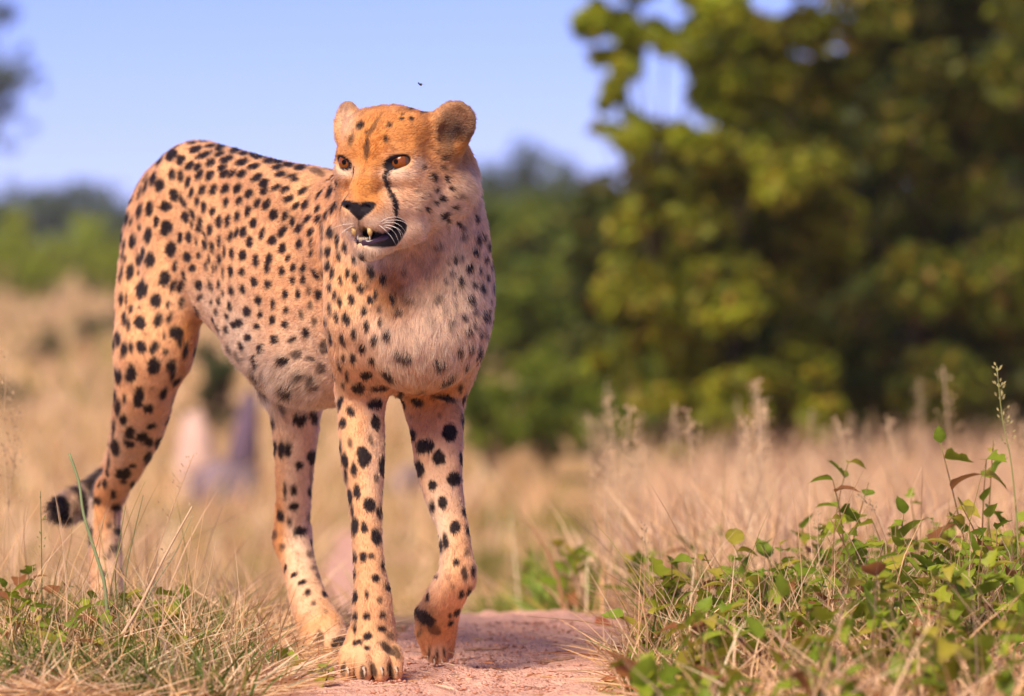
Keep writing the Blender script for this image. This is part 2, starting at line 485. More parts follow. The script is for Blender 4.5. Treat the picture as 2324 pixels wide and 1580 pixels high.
# ------------------------------------------------------------------ coat markings and shaded toe gaps
# read off the animal: x, y, half length, half width, lean in degrees (0 upright, + top to the right), darkness
def z2t(x0, y0, sc, rows):
    return [((x0 + r[0] * sc) * .9296, (y0 + r[1] * sc) * .9296, r[2] * sc * .9296, r[3] * sc * .9296, math.radians(r[4]), r[5] if len(r) > 5 else 1.0) for r in rows]
FLANK = [(405,245,45,14,30),(315,440,65,12,15),(378,390,62,20,15),(430,440,50,30,15),(525,195,55,35,30),(595,235,40,30,25),(525,350,48,28,5),(600,365,45,18,5),(270,490,50,8,15),
(543,520,50,32,-10),(475,608,42,46,0),(345,625,62,26,5),(268,635,52,20,10),(160,700,55,18,20),(195,720,30,10,20),(637,695,45,28,0),(485,780,58,45,0),(330,835,62,28,8),(210,880,58,24,5),(130,840,50,12,10),(140,915,45,8,8),(265,765,20,15,0),(660,855,45,25,0),(520,955,58,42,0),(350,1030,62,34,5),(258,1020,42,20,0),(150,1020,25,7,0),(110,990,45,7,5),(650,1015,40,30,10),(745,1000,25,15,0),(190,1130,68,28,8),(125,1120,55,8,3),(90,1170,45,8,0),(555,1090,42,18,5),(695,1105,32,24,0),(470,1180,58,42,15),(285,1265,68,40,5),(540,1240,50,24,20),(597,1255,52,24,15),(740,1240,40,30,0),(255,1135,20,10,0),(118,1340,55,16,0),(160,1350,50,8,0),(395,1365,55,40,10),(197,1425,28,17,0),(495,1395,32,13,5),(605,1385,45,22,10),(755,1340,30,15,30),(145,1505,55,17,0),(270,1535,52,45,5),(420,1510,60,34,20),(508,1490,55,18,25),(180,1540,45,10,-5),(265,1418,13,10,0),
(605,560,50,12,-15),(630,590,40,15,-20),(695,675,45,14,-12),(758,735,42,16,-10),(740,790,35,18,-20),(790,840,50,8,-25),(830,795,45,20,0),(685,750,35,9,0),(790,915,40,18,-12),(852,940,42,15,-5),(722,900,40,8,-5),(908,890,48,14,0),(947,970,48,9,0),(910,1035,40,14,0),(825,1040,40,7,0),(805,1085,40,9,0),(855,1110,40,8,0),(883,1100,30,7,0),(937,1140,50,6,0),(902,1235,35,11,0),(825,1235,35,9,-5),(848,1260,38,9,-5),(938,1310,28,7,0),(843,1380,28,7,0),(904,1370,35,12,0),(886,1460,28,13,-10),(968,1495,32,13,-20),
(690,76,35,10,80),(790,84,40,8,85),(940,100,50,22,75),(720,150,55,25,70),(840,120,45,14,80),(920,142,38,18,75),(785,195,70,22,70),(910,187,48,18,75),(1060,132,50,20,80),(1030,168,40,16,80),(1105,183,38,16,80),(1185,128,55,18,130),(670,280,50,28,50),(733,293,42,20,40),(835,262,45,24,50),(965,232,55,24,65),(1093,252,52,24,70),(1245,207,52,16,95),(1310,243,50,20,85),(1380,204,45,15,95),(1185,285,48,20,75),(933,298,42,22,55),(1465,228,50,18,90),(655,415,48,18,18),(748,355,48,24,30),(832,358,45,26,40),(952,343,42,26,50),(1018,340,42,20,50),(1088,348,42,26,60),(1210,375,50,24,60),(1380,290,48,20,75),(1405,348,48,20,80),(1560,295,52,20,85),(1490,362,48,14,75),(682,497,45,17,15),(770,475,42,24,30),(860,475,50,26,30),(960,465,45,26,35),(1056,460,45,24,35),(1152,505,40,28,35),(1270,420,45,32,50),(1272,480,42,22,50),(1370,455,42,17,60),(1440,470,42,24,55),(1465,545,48,22,50),(1580,480,50,20,55),(1520,390,35,15,75),(1700,330,60,25,110,.7),
(728,570,42,16,10),(783,612,48,20,5),(962,573,45,20,15),(1068,563,38,22,20),(1213,585,42,20,30),(1288,590,48,26,25),(1600,590,45,22,30),(1525,600,35,18,35),(1700,620,28,18,15),(852,650,42,20,5),(1138,645,50,20,15),(1346,675,48,30,25),(1441,683,42,22,25),(1705,700,30,18,25),(1620,700,40,18,35),(908,735,52,22,3),(977,720,50,18,10),(1052,688,45,20,5),(1181,745,40,24,20),(1495,730,42,20,12),(998,845,45,18,15),(1043,825,42,15,20),(1100,815,48,24,10),(1250,825,50,20,20),(1340,880,42,28,15),(1418,805,50,22,30),(1545,780,45,25,40),(1640,810,40,22,30),(1152,890,42,24,10),(1005,985,45,18,0),(1098,998,42,28,0),(1203,1045,50,22,5),(1308,1030,45,22,15),(1290,1105,38,20,0),(1417,940,42,24,15),(1550,905,42,22,15),(1645,980,30,16,20),(1460,1020,32,16,15),(1000,1130,45,18,-5),(1092,1135,35,20,0),(1410,1130,40,22,0),(1503,1095,35,20,15),(1583,1100,40,20,5),(1190,1215,32,28,0),(1300,1235,38,26,0),(1095,1275,38,20,0),(1005,1290,40,18,-5),(1500,1200,32,16,5),(1585,1200,35,18,10),(1680,1150,45,18,-30),(1225,1365,40,24,-5),(1437,1315,35,22,0),(1538,1315,42,18,0),(1630,1280,42,16,0,.8),(1705,1320,40,22,-5),(990,1415,40,16,-10),(1130,1450,42,30,-8),(1338,1395,38,20,10),(1240,1470,30,17,0),(1450,1440,28,18,0),(1640,1400,35,18,10,.8),(1565,1480,38,17,-10,.8),(1335,1520,38,25,0),(1070,1545,35,28,0),(1030,1560,30,20,0),(1440,1555,28,25,0),(1215,1575,20,25,60),(1670,1530,35,20,0,.8),(1755,1510,45,12,-15),
(1645,895,45,12,10),(1725,740,50,10,0,.8),(1740,800,50,8,0,.8),(1730,950,50,8,0,.8),(1735,1150,40,8,-10,.8),
(1800,480,50,18,15),(1850,420,30,12,15),(1860,580,30,16,15),(1820,615,45,16,15),(1770,670,40,12,15),(1800,800,45,28,0),(1855,860,55,16,-3),(1920,920,45,20,0),(1778,960,45,20,0),(1870,995,42,14,-5),(1775,1075,42,20,0),(1815,1130,42,18,0),(1940,1130,38,14,0),(1880,1195,40,13,-5),(1792,1255,40,15,-5),(1832,1310,30,16,0),(1870,1360,42,16,-8),(1795,1425,50,12,-8),(1845,1490,40,15,-8),(1925,1510,52,26,-15),(1960,1345,35,18,0)]
CHEST = [(445,95,40,18,5),(505,75,38,22,10),(590,200,52,34,-15),(392,230,40,16,0),(455,265,35,24,0),(703,275,38,30,0),(570,320,25,18,0,.8),(505,368,38,34,0),(642,405,42,18,-10),(590,462,28,26,0),(425,465,45,24,-5),(780,445,38,26,0),(935,455,50,18,-60,.8),(675,540,32,18,0,.8),(533,570,38,24,5),(845,562,38,28,90),(925,530,30,12,0,.5),(675,660,35,20,0),(555,697,42,22,-8),(440,765,48,22,0),(340,820,60,17,-18),(733,775,32,32,0),(625,818,34,26,0),(518,900,36,28,0),(873,955,82,30,-65),(597,1003,32,28,0),(435,990,42,22,-5),(350,985,30,15,-5),(730,1110,62,42,-55),(385,1145,48,13,-5),(345,1210,28,10,0),(485,1245,52,40,-70),(665,1250,80,22,85),(630,1380,65,42,85),(325,1350,45,20,30),(420,1450,50,28,-25),(345,1555,45,28,0),(320,1400,40,10,15),(880,210,30,22,0,.6),
(1180,455,48,32,20,.7),(1240,555,28,18,0,.5),(1120,655,45,30,90,.35),(1300,670,38,26,30,.6),(1360,790,25,18,0,.5),(1380,915,30,28,20),(1478,880,38,20,5),(1440,1040,32,16,10),(1200,1022,62,26,85),(1285,1155,68,24,55),(1245,1330,110,26,-75),(1060,1265,45,20,-80,.7),(1385,1240,35,15,10),(855,1310,55,22,30),(1200,1490,22,20,0,.5),(1415,615,28,18,-10),(1330,400,30,15,-5,.7),(1340,510,40,12,-5,.6),(1500,560,32,22,0,.7),(1583,595,45,25,0),(1450,740,32,25,10),(1502,685,28,22,20,.8),(1555,760,38,16,10),(1605,760,30,8,15),(1468,455,38,26,0),(1570,355,42,22,-15),(1500,330,35,18,-20),(1375,290,42,26,-5),(1248,295,25,18,0,.8),(1455,180,38,32,0),(1305,215,25,22,0,.8),(1550,200,30,14,-5),(1615,262,35,16,-10),(1638,170,35,6,-3),(1643,490,40,6,0),(1600,95,40,18,-5),(1330,95,36,24,15),(1392,80,28,15,0,.8),(1515,45,35,28,-20),(1270,130,18,14,0,.7),(1625,10,25,10,0),(1165,85,22,15,90,.3),
(185,890,62,38,0,.8),(25,765,48,26,-10),(75,990,42,16,-75,.9),(160,1075,50,38,-15,.75),(70,1170,40,34,0,.8),(110,1230,40,30,-20,.8),(235,810,60,14,-15),(320,1050,60,9,-15)]
BELLY = [(235,465,45,22,-10),(150,480,55,14,-15),(468,550,38,30,20),(750,565,45,42,0),(395,640,50,20,-30),(270,670,55,14,-28),(605,665,45,40,0),(945,565,40,25,60),(375,750,50,20,-35),(850,785,48,48,0),(985,735,50,45,60,.8),(560,930,60,22,-35),(670,930,50,16,-35),(1025,945,45,42,0,.85),(530,1050,90,34,0,.7),(630,1060,60,22,-30),(915,1080,70,50,-20),(825,1240,100,38,0,.75),(1020,1410,75,70,0),(1175,1390,75,38,-8),(405,975,40,9,0),(735,1440,55,12,-8),(1190,1070,40,35,0,.7)]
HINDLEG = [(500,75,30,10,-5),(443,140,42,13,0),(422,165,35,7,0),(475,200,42,15,8),(513,185,28,9,-5),(563,182,32,24,0),(633,183,35,20,15),(694,207,15,13,0),(748,112,34,30,30),(768,140,40,10,5),(684,128,16,7,0),(795,205,45,12,10),(510,322,48,26,5),(633,280,42,30,15),(447,338,38,15,0),(718,275,28,15,20),(733,310,45,13,10),(420,320,30,7,0),(550,445,52,24,8),(477,452,22,8,0),(428,440,38,6,0),(683,428,36,15,20),(602,503,24,25,0),(443,497,42,14,0),(623,397,12,10,0,.5),(473,562,28,17,0),(505,635,38,23,15),(570,652,32,25,90),(605,680,26,22,0),(430,708,45,20,-8),(672,685,32,20,20),(600,758,32,16,20),(408,610,50,6,5),(472,845,33,35,0),(538,907,18,16,45),(375,898,22,12,0),(420,953,20,14,0),(338,985,22,18,80),(435,1020,26,16,90),(475,1140,24,18,80),(398,1115,18,12,20,.8),(430,1235,30,22,80,.8),(385,1275,25,14,80,.6),(372,1370,16,16,0),(590,115,18,6,90,.6),(395,790,50,5,5),(745,470,35,8,10,.6)]
LEGS = [(150,280,40,12,0),(185,292,45,17,0),(223,290,42,16,0),(345,330,40,24,5),(278,372,20,18,0),(205,508,40,7,-3),(249,503,32,15,-5),(332,508,25,10,0),(182,635,30,18,-15),(228,668,25,8,-3),(328,648,22,10,-8,.7),(285,718,33,22,80),(192,797,18,15,0,.8),(152,730,25,10,0,.8),(335,838,20,15,80,.7),(352,908,18,10,80,.7),(378,950,18,10,-30,.7),(323,1035,17,15,0),(410,1045,15,12,-20),(352,1095,12,11,0,.8),(415,1135,10,10,0,.5),(140,150,30,6,0),(355,430,50,6,0,.6),
(543,262,28,10,-5,.8),(652,245,30,12,-15,.7),(613,335,50,34,-5),(517,348,38,16,-10),(713,378,50,20,-5),(562,395,35,14,0),(681,437,22,12,0,.8),(505,420,45,7,-8),(540,540,42,14,-3),(580,513,38,16,-8),(645,583,38,28,-20),(690,620,32,12,-10),(705,605,25,6,0),(568,690,42,16,3),(617,695,30,16,-15),(680,748,42,22,-8),(567,850,30,12,0),(613,853,25,16,0),(655,848,15,14,0,.9),(714,893,25,8,0),(552,940,30,6,0),(678,963,18,18,0),(738,1005,20,14,-20),(567,1058,30,14,0),(631,1045,24,9,-5),(698,1078,15,14,0,.8),(571,1160,22,11,0),(629,1160,21,17,75),(715,1152,20,14,0),(568,1225,25,8,0),(711,1227,21,15,95),(636,1265,22,17,80),(568,1300,15,10,0),(590,1295,14,10,70),(630,1328,15,10,90),(750,1260,22,15,60,.7),(480,280,35,5,-3),(528,610,40,5,-3),
(610,1455,40,14,0,.9),(510,1435,40,12,5,.9),(668,1445,40,13,-15,.9),(755,1450,40,14,-10,.8),(740,1330,50,16,-50,.9),(785,1350,40,15,-20,.8),  # planted forepaw: shade of the toe gaps painted as dark marks, dewclaw side too
(1065,205,40,38,0),(837,213,30,18,-10),(932,275,48,35,75),(1005,335,35,28,-20),(897,390,42,28,-25),(1085,445,38,32,10),(1027,570,32,22,0),(970,592,32,13,-10),(1137,610,25,9,0),(1092,697,35,24,10),(1158,710,30,9,0),(1040,770,42,15,0),(1005,795,35,9,-5),(1098,880,18,17,0),(1150,830,20,12,0,.7),(1183,920,28,9,0),(1140,940,35,14,-10,.9),(1126,1048,22,14,25),(1163,1030,25,10,20),(1080,1005,12,12,0,.5),(1100,1140,20,11,40),(1065,1158,12,8,0),(1068,1195,18,12,45),(930,1165,62,30,-50),(980,1230,40,22,-50,.7),(997,952,8,6,0),(955,1352,30,5,5,.95),(996,1362,30,5,0,.95),(1033,1348,26,5,-5,.95),(905,1250,20,9,20,.7),(862,120,12,12,0,.4),(1010,115,14,12,0,.5),(980,1380,18,8,0,.8),  # the slim upright marks on the lifted toes are painted gap shade
(385,1285,45,22,0,.8),(490,1310,48,40,15,.95)]
FACE = [(455,360,32,22,70,.8),(690,352,20,12,80),(788,297,18,12,80),(795,262,12,6,90),(867,298,18,14,0,.8),(850,220,18,10,80,.7),(960,222,20,10,90,.6),(662,465,28,12,10,.7),(507,408,12,10,0,.7),(390,470,50,12,15,.6),(1035,765,38,18,-30),(1150,778,25,13,-20),(1068,865,26,14,-20),(1195,855,20,14,90),(1115,935,22,20,-40),(1063,968,18,17,0),(995,1022,17,14,0,.8),(1208,1010,18,17,0,.8),(1130,1080,30,24,-45,.8),(1155,1120,20,18,0,.7),(1250,1135,18,14,-40,.8),(1285,1160,15,13,0,.6),(1245,920,30,20,60,.5),(1128,615,22,12,-15,.7),(1115,685,17,15,0,.6),(1090,560,15,10,0,.5),(965,690,14,10,-30,.7),(995,907,12,10,0,.6),(955,935,10,10,0,.5),(900,878,11,8,0,.4),(920,1025,9,8,0,.4),(1390,1080,26,20,0,.8),(1405,1250,36,16,-10),(1450,1230,30,13,-8),(1490,1300,35,10,-3),(1080,1305,30,18,60,.5),(1290,1230,25,25,0,.5),(1165,1180,20,8,15,.5),
(510,540,85,16,3,.6),(560,370,70,14,30,.5),(600,300,40,12,40,.4)]
SPOTS = (z2t(260, 320, 600 / 1975, FLANK) + z2t(740, 600, 500 / 1795, CHEST) + z2t(500, 700, 360 / 1580, BELLY)
         + z2t(80, 760, 480 / 1025, HINDLEG) + z2t(600, 960, 640 / 1366, LEGS) + z2t(740, 200, 520 / 1712, FACE))
N_FACE = len(FACE)
def z1(pts):
    return [((740 + x * .30374) * .9296, (200 + y * .30374) * .9296) for x, y in pts]
NOSE = z1([(303,975),(320,955),(345,948),(390,958),(440,966),(500,958),(560,962),(588,978),(580,1010),(545,1045),(500,1080),(462,1112),(445,1115),(410,1078),(360,1030),(320,1005)])
LIPS = z1([(738,1075),(775,1092),(815,1118),(838,1155),(830,1200),(795,1262),(745,1322),(640,1335),(540,1330),(475,1300),(466,1240),(482,1190),(560,1196),(640,1212),(690,1190),(722,1155),(728,1105)])
TEAR = z1([(705,672),(680,700),(660,740),(655,780),(672,830),(690,870),(708,920),(732,960),(742,1005),(742,1060)])
SPLIT = z1([(446,1112),(448,1150),(455,1185)])
CREASE = []

def project(p):
    D = p[:, 1] - CAM_Y
    return 1162 + p[:, 0] / D * F, HORIZON - (p[:, 2] - CAM_Z) / D * F

def in_poly(x, y, poly):
    """signed distance to a polygon, negative inside"""
    poly = np.array(poly); n = len(poly)
    d = np.full(len(x), 1e9); ins = np.zeros(len(x), bool)
    for i in range(n):
        a, b = poly[i], poly[(i + 1) % n]
        e = b - a; wx, wy = x - a[0], y - a[1]
        t = np.clip((wx * e[0] + wy * e[1]) / (e @ e), 0, 1)
        d = np.minimum(d, np.hypot(wx - e[0] * t, wy - e[1] * t))
        c = ((a[1] > y) != (b[1] > y)) & (x < (b[0] - a[0]) * (y - a[1]) / ((b[1] - a[1]) if b[1] != a[1] else 1e-9) + a[0])
        ins ^= c
    return np.where(ins, -d, d)

def line_dist(x, y, pts):
    d = np.full(len(x), 1e9)
    for a, b in zip(pts[:-1], pts[1:]):
        a = np.array(a); b = np.array(b); e = b - a
        t = np.clip(((x - a[0]) * e[0] + (y - a[1]) * e[1]) / (e @ e), 0, 1)
        d = np.minimum(d, np.hypot(x - a[0] - e[0] * t, y - a[1] - e[1] * t))
    return d

BVH = BVHTree.FromPolygons([tuple(v) for v in BV.tolist()], BQ.tolist())
def cast(px, py):
    o = Vector((0, CAM_Y, CAM_Z)); d = Vector(P(px, py, 0)) - o
    h = BVH.ray_cast(o, d.normalized())
    return np.array(h[0]) if h[0] is not None else None
SPOT3 = []
for i, (x, y, a, b, th, dk) in enumerate(SPOTS):
    h = None
    for dx, dy in ((0, 0), (6, 0), (-6, 0), (0, 6), (12, 0), (-12, 0), (0, 12), (18, 0), (-18, 0), (0, 20), (25, 0)):
        h = cast(x + dx, y + dy)
        if h is not None:
            x, y = x + dx, y + dy; break
    if i >= len(SPOTS) - N_FACE: dk = min(1.0, dk * 1.35); a, b = a * 1.08, b * 1.08
    if h is not None: SPOT3.append((x, y, a, b, th, dk, h, i >= len(SPOTS) - N_FACE))

TAN = np.array([.705, .372, .182]); ORANGE = np.array([.560, .215, .050]); WHITE = np.array([.74, .535, .385])
BROWN = np.array([.20, .095, .050]); DARK = np.array([.020, .012, .012]); BLACK = np.array([.016, .012, .016])
# soft areas of the coat, a few of them painted shade: picture x, y, depth, radii (x, y, depth), colour, strength
AREAS = [(640, 880, .42, 150, 75, .25, WHITE, .95), (540, 810, .52, 60, 110, .2, WHITE, .9), (700, 800, .34, 70, 90, .15, WHITE, .55),
 (1005, 560, 0, 60, 110, .25, WHITE, .75), (1000, 690, 0, 90, 90, .25, WHITE, .8), (920, 770, 0, 100, 75, .25, WHITE, .75), (985, 790, 0, 60, 60, .25, WHITE, .7),
 (975, 475, -.1, 75, 55, .2, WHITE, .45), (935, 530, -.1, 60, 45, .2, WHITE, .7), (1060, 420, -.05, 25, 40, .25, WHITE, .7),
 (855, 1010, .08, 26, 110, .1, WHITE, .4), (985, 1230, .1, 28, 90, .15, WHITE, .75), (1000, 1100, .12, 45, 90, .15, WHITE, .4),
 (675, 1130, .6, 30, 170, .2, WHITE, .75), (700, 1330, .55, 30, 90, .2, WHITE, .35), (270, 1260, 1.0, 40, 110, .15, WHITE, .7), (300, 1010, .85, 60, 50, .2, WHITE, .4), (460, 690, .75, 50, 40, .3, WHITE, .6),
 (835, 1480, -.05, 50, 26, .12, WHITE, .2), (835, 1520, -.05, 75, 20, .12, BROWN, .35), (770, 1440, .45, 40, 20, .12, WHITE, .5),
 (835, 400, -.12, 45, 105, .2, ORANGE, .95), (885, 300, -.1, 105, 55, .25, ORANGE, .85), (960, 330, -.1, 60, 60, .2, ORANGE, .5), (780, 330, -.1, 25, 50, .2, ORANGE, .5),
 (880, 645, 0, 40, 45, .2, ORANGE, .8), (905, 690, 0, 30, 30, .2, ORANGE, .5), (970, 600, -.0, 40, 60, .2, ORANGE, .45), (980, 890, .2, 60, 50, .2, ORANGE, .8), (430, 800, .78, 25, 110, .2, ORANGE, .75),  # inner thigh and foreleg top: painted shade; under the chin: shade and real orange
 (992, 1435, .2, 55, 45, .15, ORANGE, .5), (996, 1478, .2, 20, 16, .15, WHITE, .5), (965, 1395, .2, 30, 30, .15, BROWN, .6), (235, 1150, 1.05, 30, 60, .15, ORANGE, .6), (630, 1200, .68, 14, 110, .15, ORANGE, .75), (700, 1420, .5, 40, 20, .15, ORANGE, .3),
 (1045, 265, -.08, 48, 52, .2, BROWN, .55), (1040, 300, -.08, 36, 46, .2, BROWN, .9), (1050, 285, -.08, 26, 40, .2, BROWN, .6), (1034, 318, -.08, 26, 38, .2, BLACK, .9), (1055, 345, -.05, 26, 22, .15, ORANGE, .8),  # ear cup: dark hair, blackened further to paint in the shade of the hollow
 (785, 272, -.05, 20, 36, .2, WHITE, .45), (792, 240, -.05, 22, 14, .2, BROWN, .6),
 (848, 573, -.1, 48, 22, .2, WHITE, .98), (800, 512, -.15, 26, 22, .2, WHITE, .98), (862, 508, -.15, 46, 20, .2, WHITE, .95), (905, 394, -.12, 38, 11, .15, WHITE, .8), (948, 372, -.12, 14, 12, .15, WHITE, .7), (782, 388, -.08, 20, 14, .15, WHITE, .8), (888, 430, -.12, 20, 60, .15, WHITE, .35)]
TAILC = [(P(250, 1085, 1.19), P(205, 1128, 1.16)), (P(205, 1128, 1.16), P(138, 1160, 1.08))]

def paint(p, face_detail=True):
    """albedo of the coat and its painted shade at points p, and a mask of bare (hairless) skin"""
    n = len(p); x, y = project(p)
    c = np.tile(TAN, (n, 1))
    c *= (1 + .10 * vnoise(p * 35, 3) + .10 * vnoise(p * 9, 4))[:, None]
    for (ax, ay, aY, rx, ry, rY, col, st) in AREAS:
        q = ((x - ax) / rx) ** 2 + ((y - ay) / ry) ** 2 + ((p[:, 1] - aY) / rY) ** 4
        w = st * np.clip(1.35 * np.exp(-.8 * q), 0, 1)
        w = np.where(q < 6, w, 0)
        c = c * (1 - w[:, None]) + col * w[:, None]
    c *= (1 + .08 * vnoise(p * 140, 5))[:, None]
    dark = np.zeros(n)
    order = np.argsort(x); xs = x[order]
    wob = .22 * vnoise(p * 150, 7) + .12 * vnoise(p * 330, 8)
    for (sx, sy, a, b, th, dk, h, is_face) in SPOT3:
        R = max(a, b) * 1.5 + 3
        i0, i1 = np.searchsorted(xs, [sx - R, sx + R])
        id_ = order[i0:i1]
        q = p[id_]
        ok = (np.abs(y[id_] - sy) < R) & (((q - h) ** 2).sum(1) < (S(R, h[1]) * 1.9 + .012) ** 2)
        id_ = id_[ok]
        if not len(id_): continue
        dx, dy = x[id_] - sx, y[id_] - sy
        u = dx * math.sin(th) - dy * math.cos(th); v = dx * math.cos(th) + dy * math.sin(th)
        e = np.sqrt((u / (a * 1.06 + .5)) ** 2 + (v / (b * 1.08 + 1.0)) ** 2) + wob[id_]
        soft = 2.2 / max(b, 3) 
        k = dk * (1 - smoothstep(1 - soft, 1 + soft, e))
        dark[id_] = np.maximum(dark[id_], k)
    # unseen flanks: scattered rosette-free spots
    for h, r in HIDDEN:
        near = ((p - h) ** 2).sum(1)
        m = near < (r * 1.6) ** 2
        e = np.sqrt(near[m]) / r + wob[m]
        dark[m] = np.maximum(dark[m], 1 - smoothstep(.8, 1.15, e))
    # faint crest line along the right forehead and creases of shoulder and flank
    dk3 = dark[:, None]
    c = c * (1 - dk3) + (DARK * (1 + .3 * vnoise(p * 200, 9))[:, None]) * dk3
    # tail: black and white rings, black brush
    reg = (p[:, 1] > 1.03) & (x < 262) & (y > 1060) & (y < 1240)
    if reg.any():
        t = (x[reg] - 107) + 8 * vnoise(p[reg] * 60, 2) - (y[reg] - 1160) * .25
        k = np.where(t < 50, 1.0, np.where(t < 78, 0.12, np.where(t < 95, .9, np.where(t < 108, .15, .9))))
        c[reg] = WHITE * (1 - k[:, None]) + BLACK * k[:, None]
    # head leather
    hd = np.linalg.norm(p - H(0, 0, -60), axis=1) < .24
    bare = np.zeros(n)
    if hd.any():
        hx, hy = x[hd], y[hd]; hp = p[hd]
        fr = ((hp - E0) @ HF) / HS
        nose = 1 - smoothstep(-1.5, 1.5, in_poly(hx, hy, NOSE)); nose *= fr > 30
        lips = 1 - smoothstep(-2, 2, in_poly(hx, hy, LIPS)); lips *= fr > -60
        tear = (1 - smoothstep(4.6, 7.2, line_dist(hx, hy, TEAR) + 1.2 * vnoise(hp * 300, 6))) * (fr > -30)
        spl = (1 - smoothstep(1.5, 4, line_dist(hx, hy, SPLIT))) * .6 * (fr > 30)
        eye = np.zeros(len(hx))
        for sg, tilt in ((1, -.28), (-1, .28)):
            ev = (hp - H(sg * 69, 4, -5)) / HS
            l = ev @ HL * sg; u = ev @ HU; f = ev @ HF
            u2 = u - .26 * (l) 
            e = np.sqrt((l / 28) ** 2 + (u2 / 17) ** 2)
            eye = np.maximum(eye, (1 - smoothstep(.95, 1.15, e)) * (np.abs(f) < 40))
            # mirrored tear streak on the far side
            if sg < 0:
                tl = line_dist(l, u, [(-38, -14), (-42, -40), (-30, -75), (-14, -105), (-4, -140)])
                eye = np.maximum(eye, (1 - smoothstep(4, 7, tl)) * (f > -45) * (((hp - E0) @ HL) < -20 * HS))
        m = np.maximum.reduce([nose, lips, tear, spl, eye])[:, None]
        c[hd] = c[hd] * (1 - m) + BLACK * m
        bare[hd] = np.maximum.reduce([nose, lips, eye * .8])
    return np.clip(c, .004, .9), bare

# which vertices does the camera side show
HIDDEN = []
def hidden_spots(N):
    """spots wherever none has been read off: the unseen side and bare patches of back, rump and shoulder"""
    C = np.array([q[6] for q in SPOT3])
    cand = BV[RNG.permutation(len(BV))[:26000]]
    d = np.full(len(cand), 9.0)
    for i in range(0, len(C), 60):
        d = np.minimum(d, np.sqrt(((cand[:, None, :] - C[None, i:i + 60]) ** 2).sum(-1)).min(1))
    x, y = project(cand)
    chest = (cand[:, 1] < .2) & (x > 870) & (x < 1085) & (y > 520) & (y < 900)
    belly = (y > 860) & (y < 960) & (x > 500) & (x < 790)
    lim = np.where(cand[:, 2] > .3, .0295, .030)
    hd = np.linalg.norm(cand - H(0, 0, -60), axis=1) < .19
    ok = (d > lim) & ~chest & ~belly & ~hd & (cand[:, 2] > .09)
    out = []
    for v in cand[ok]:
        r = .0095 + .004 * random.random() if v[2] > .3 else .007 + .002 * random.random()
        if all(((v - q) ** 2).sum() > (2.15 * (r + r2)) ** 2 * .62 for q, r2 in out): out.append((v, r))
        if len(out) > 420: break
    return out
HIDDEN = hidden_spots(None)

body_cols, _bare = paint(BV)
body_mat = material('coat', attr='tint', rough=.75, spec=.15, bump=(260, .35, .003))
body_me = mesh_from('body', BV, BQ, [body_mat])
color_attr(body_me, body_cols)
cheetah.matrix_world = Matrix.Translation((float(P(700, 1500, .45)[0]), .45, 0))
def part(name, me, parent=cheetah):
    o = link(name, me, parent)
    o.matrix_parent_inverse = Matrix.Translation(-Vector(cheetah.location))
    return o
body = part('body', body_me)
print('coat', _t.time() - _t0)

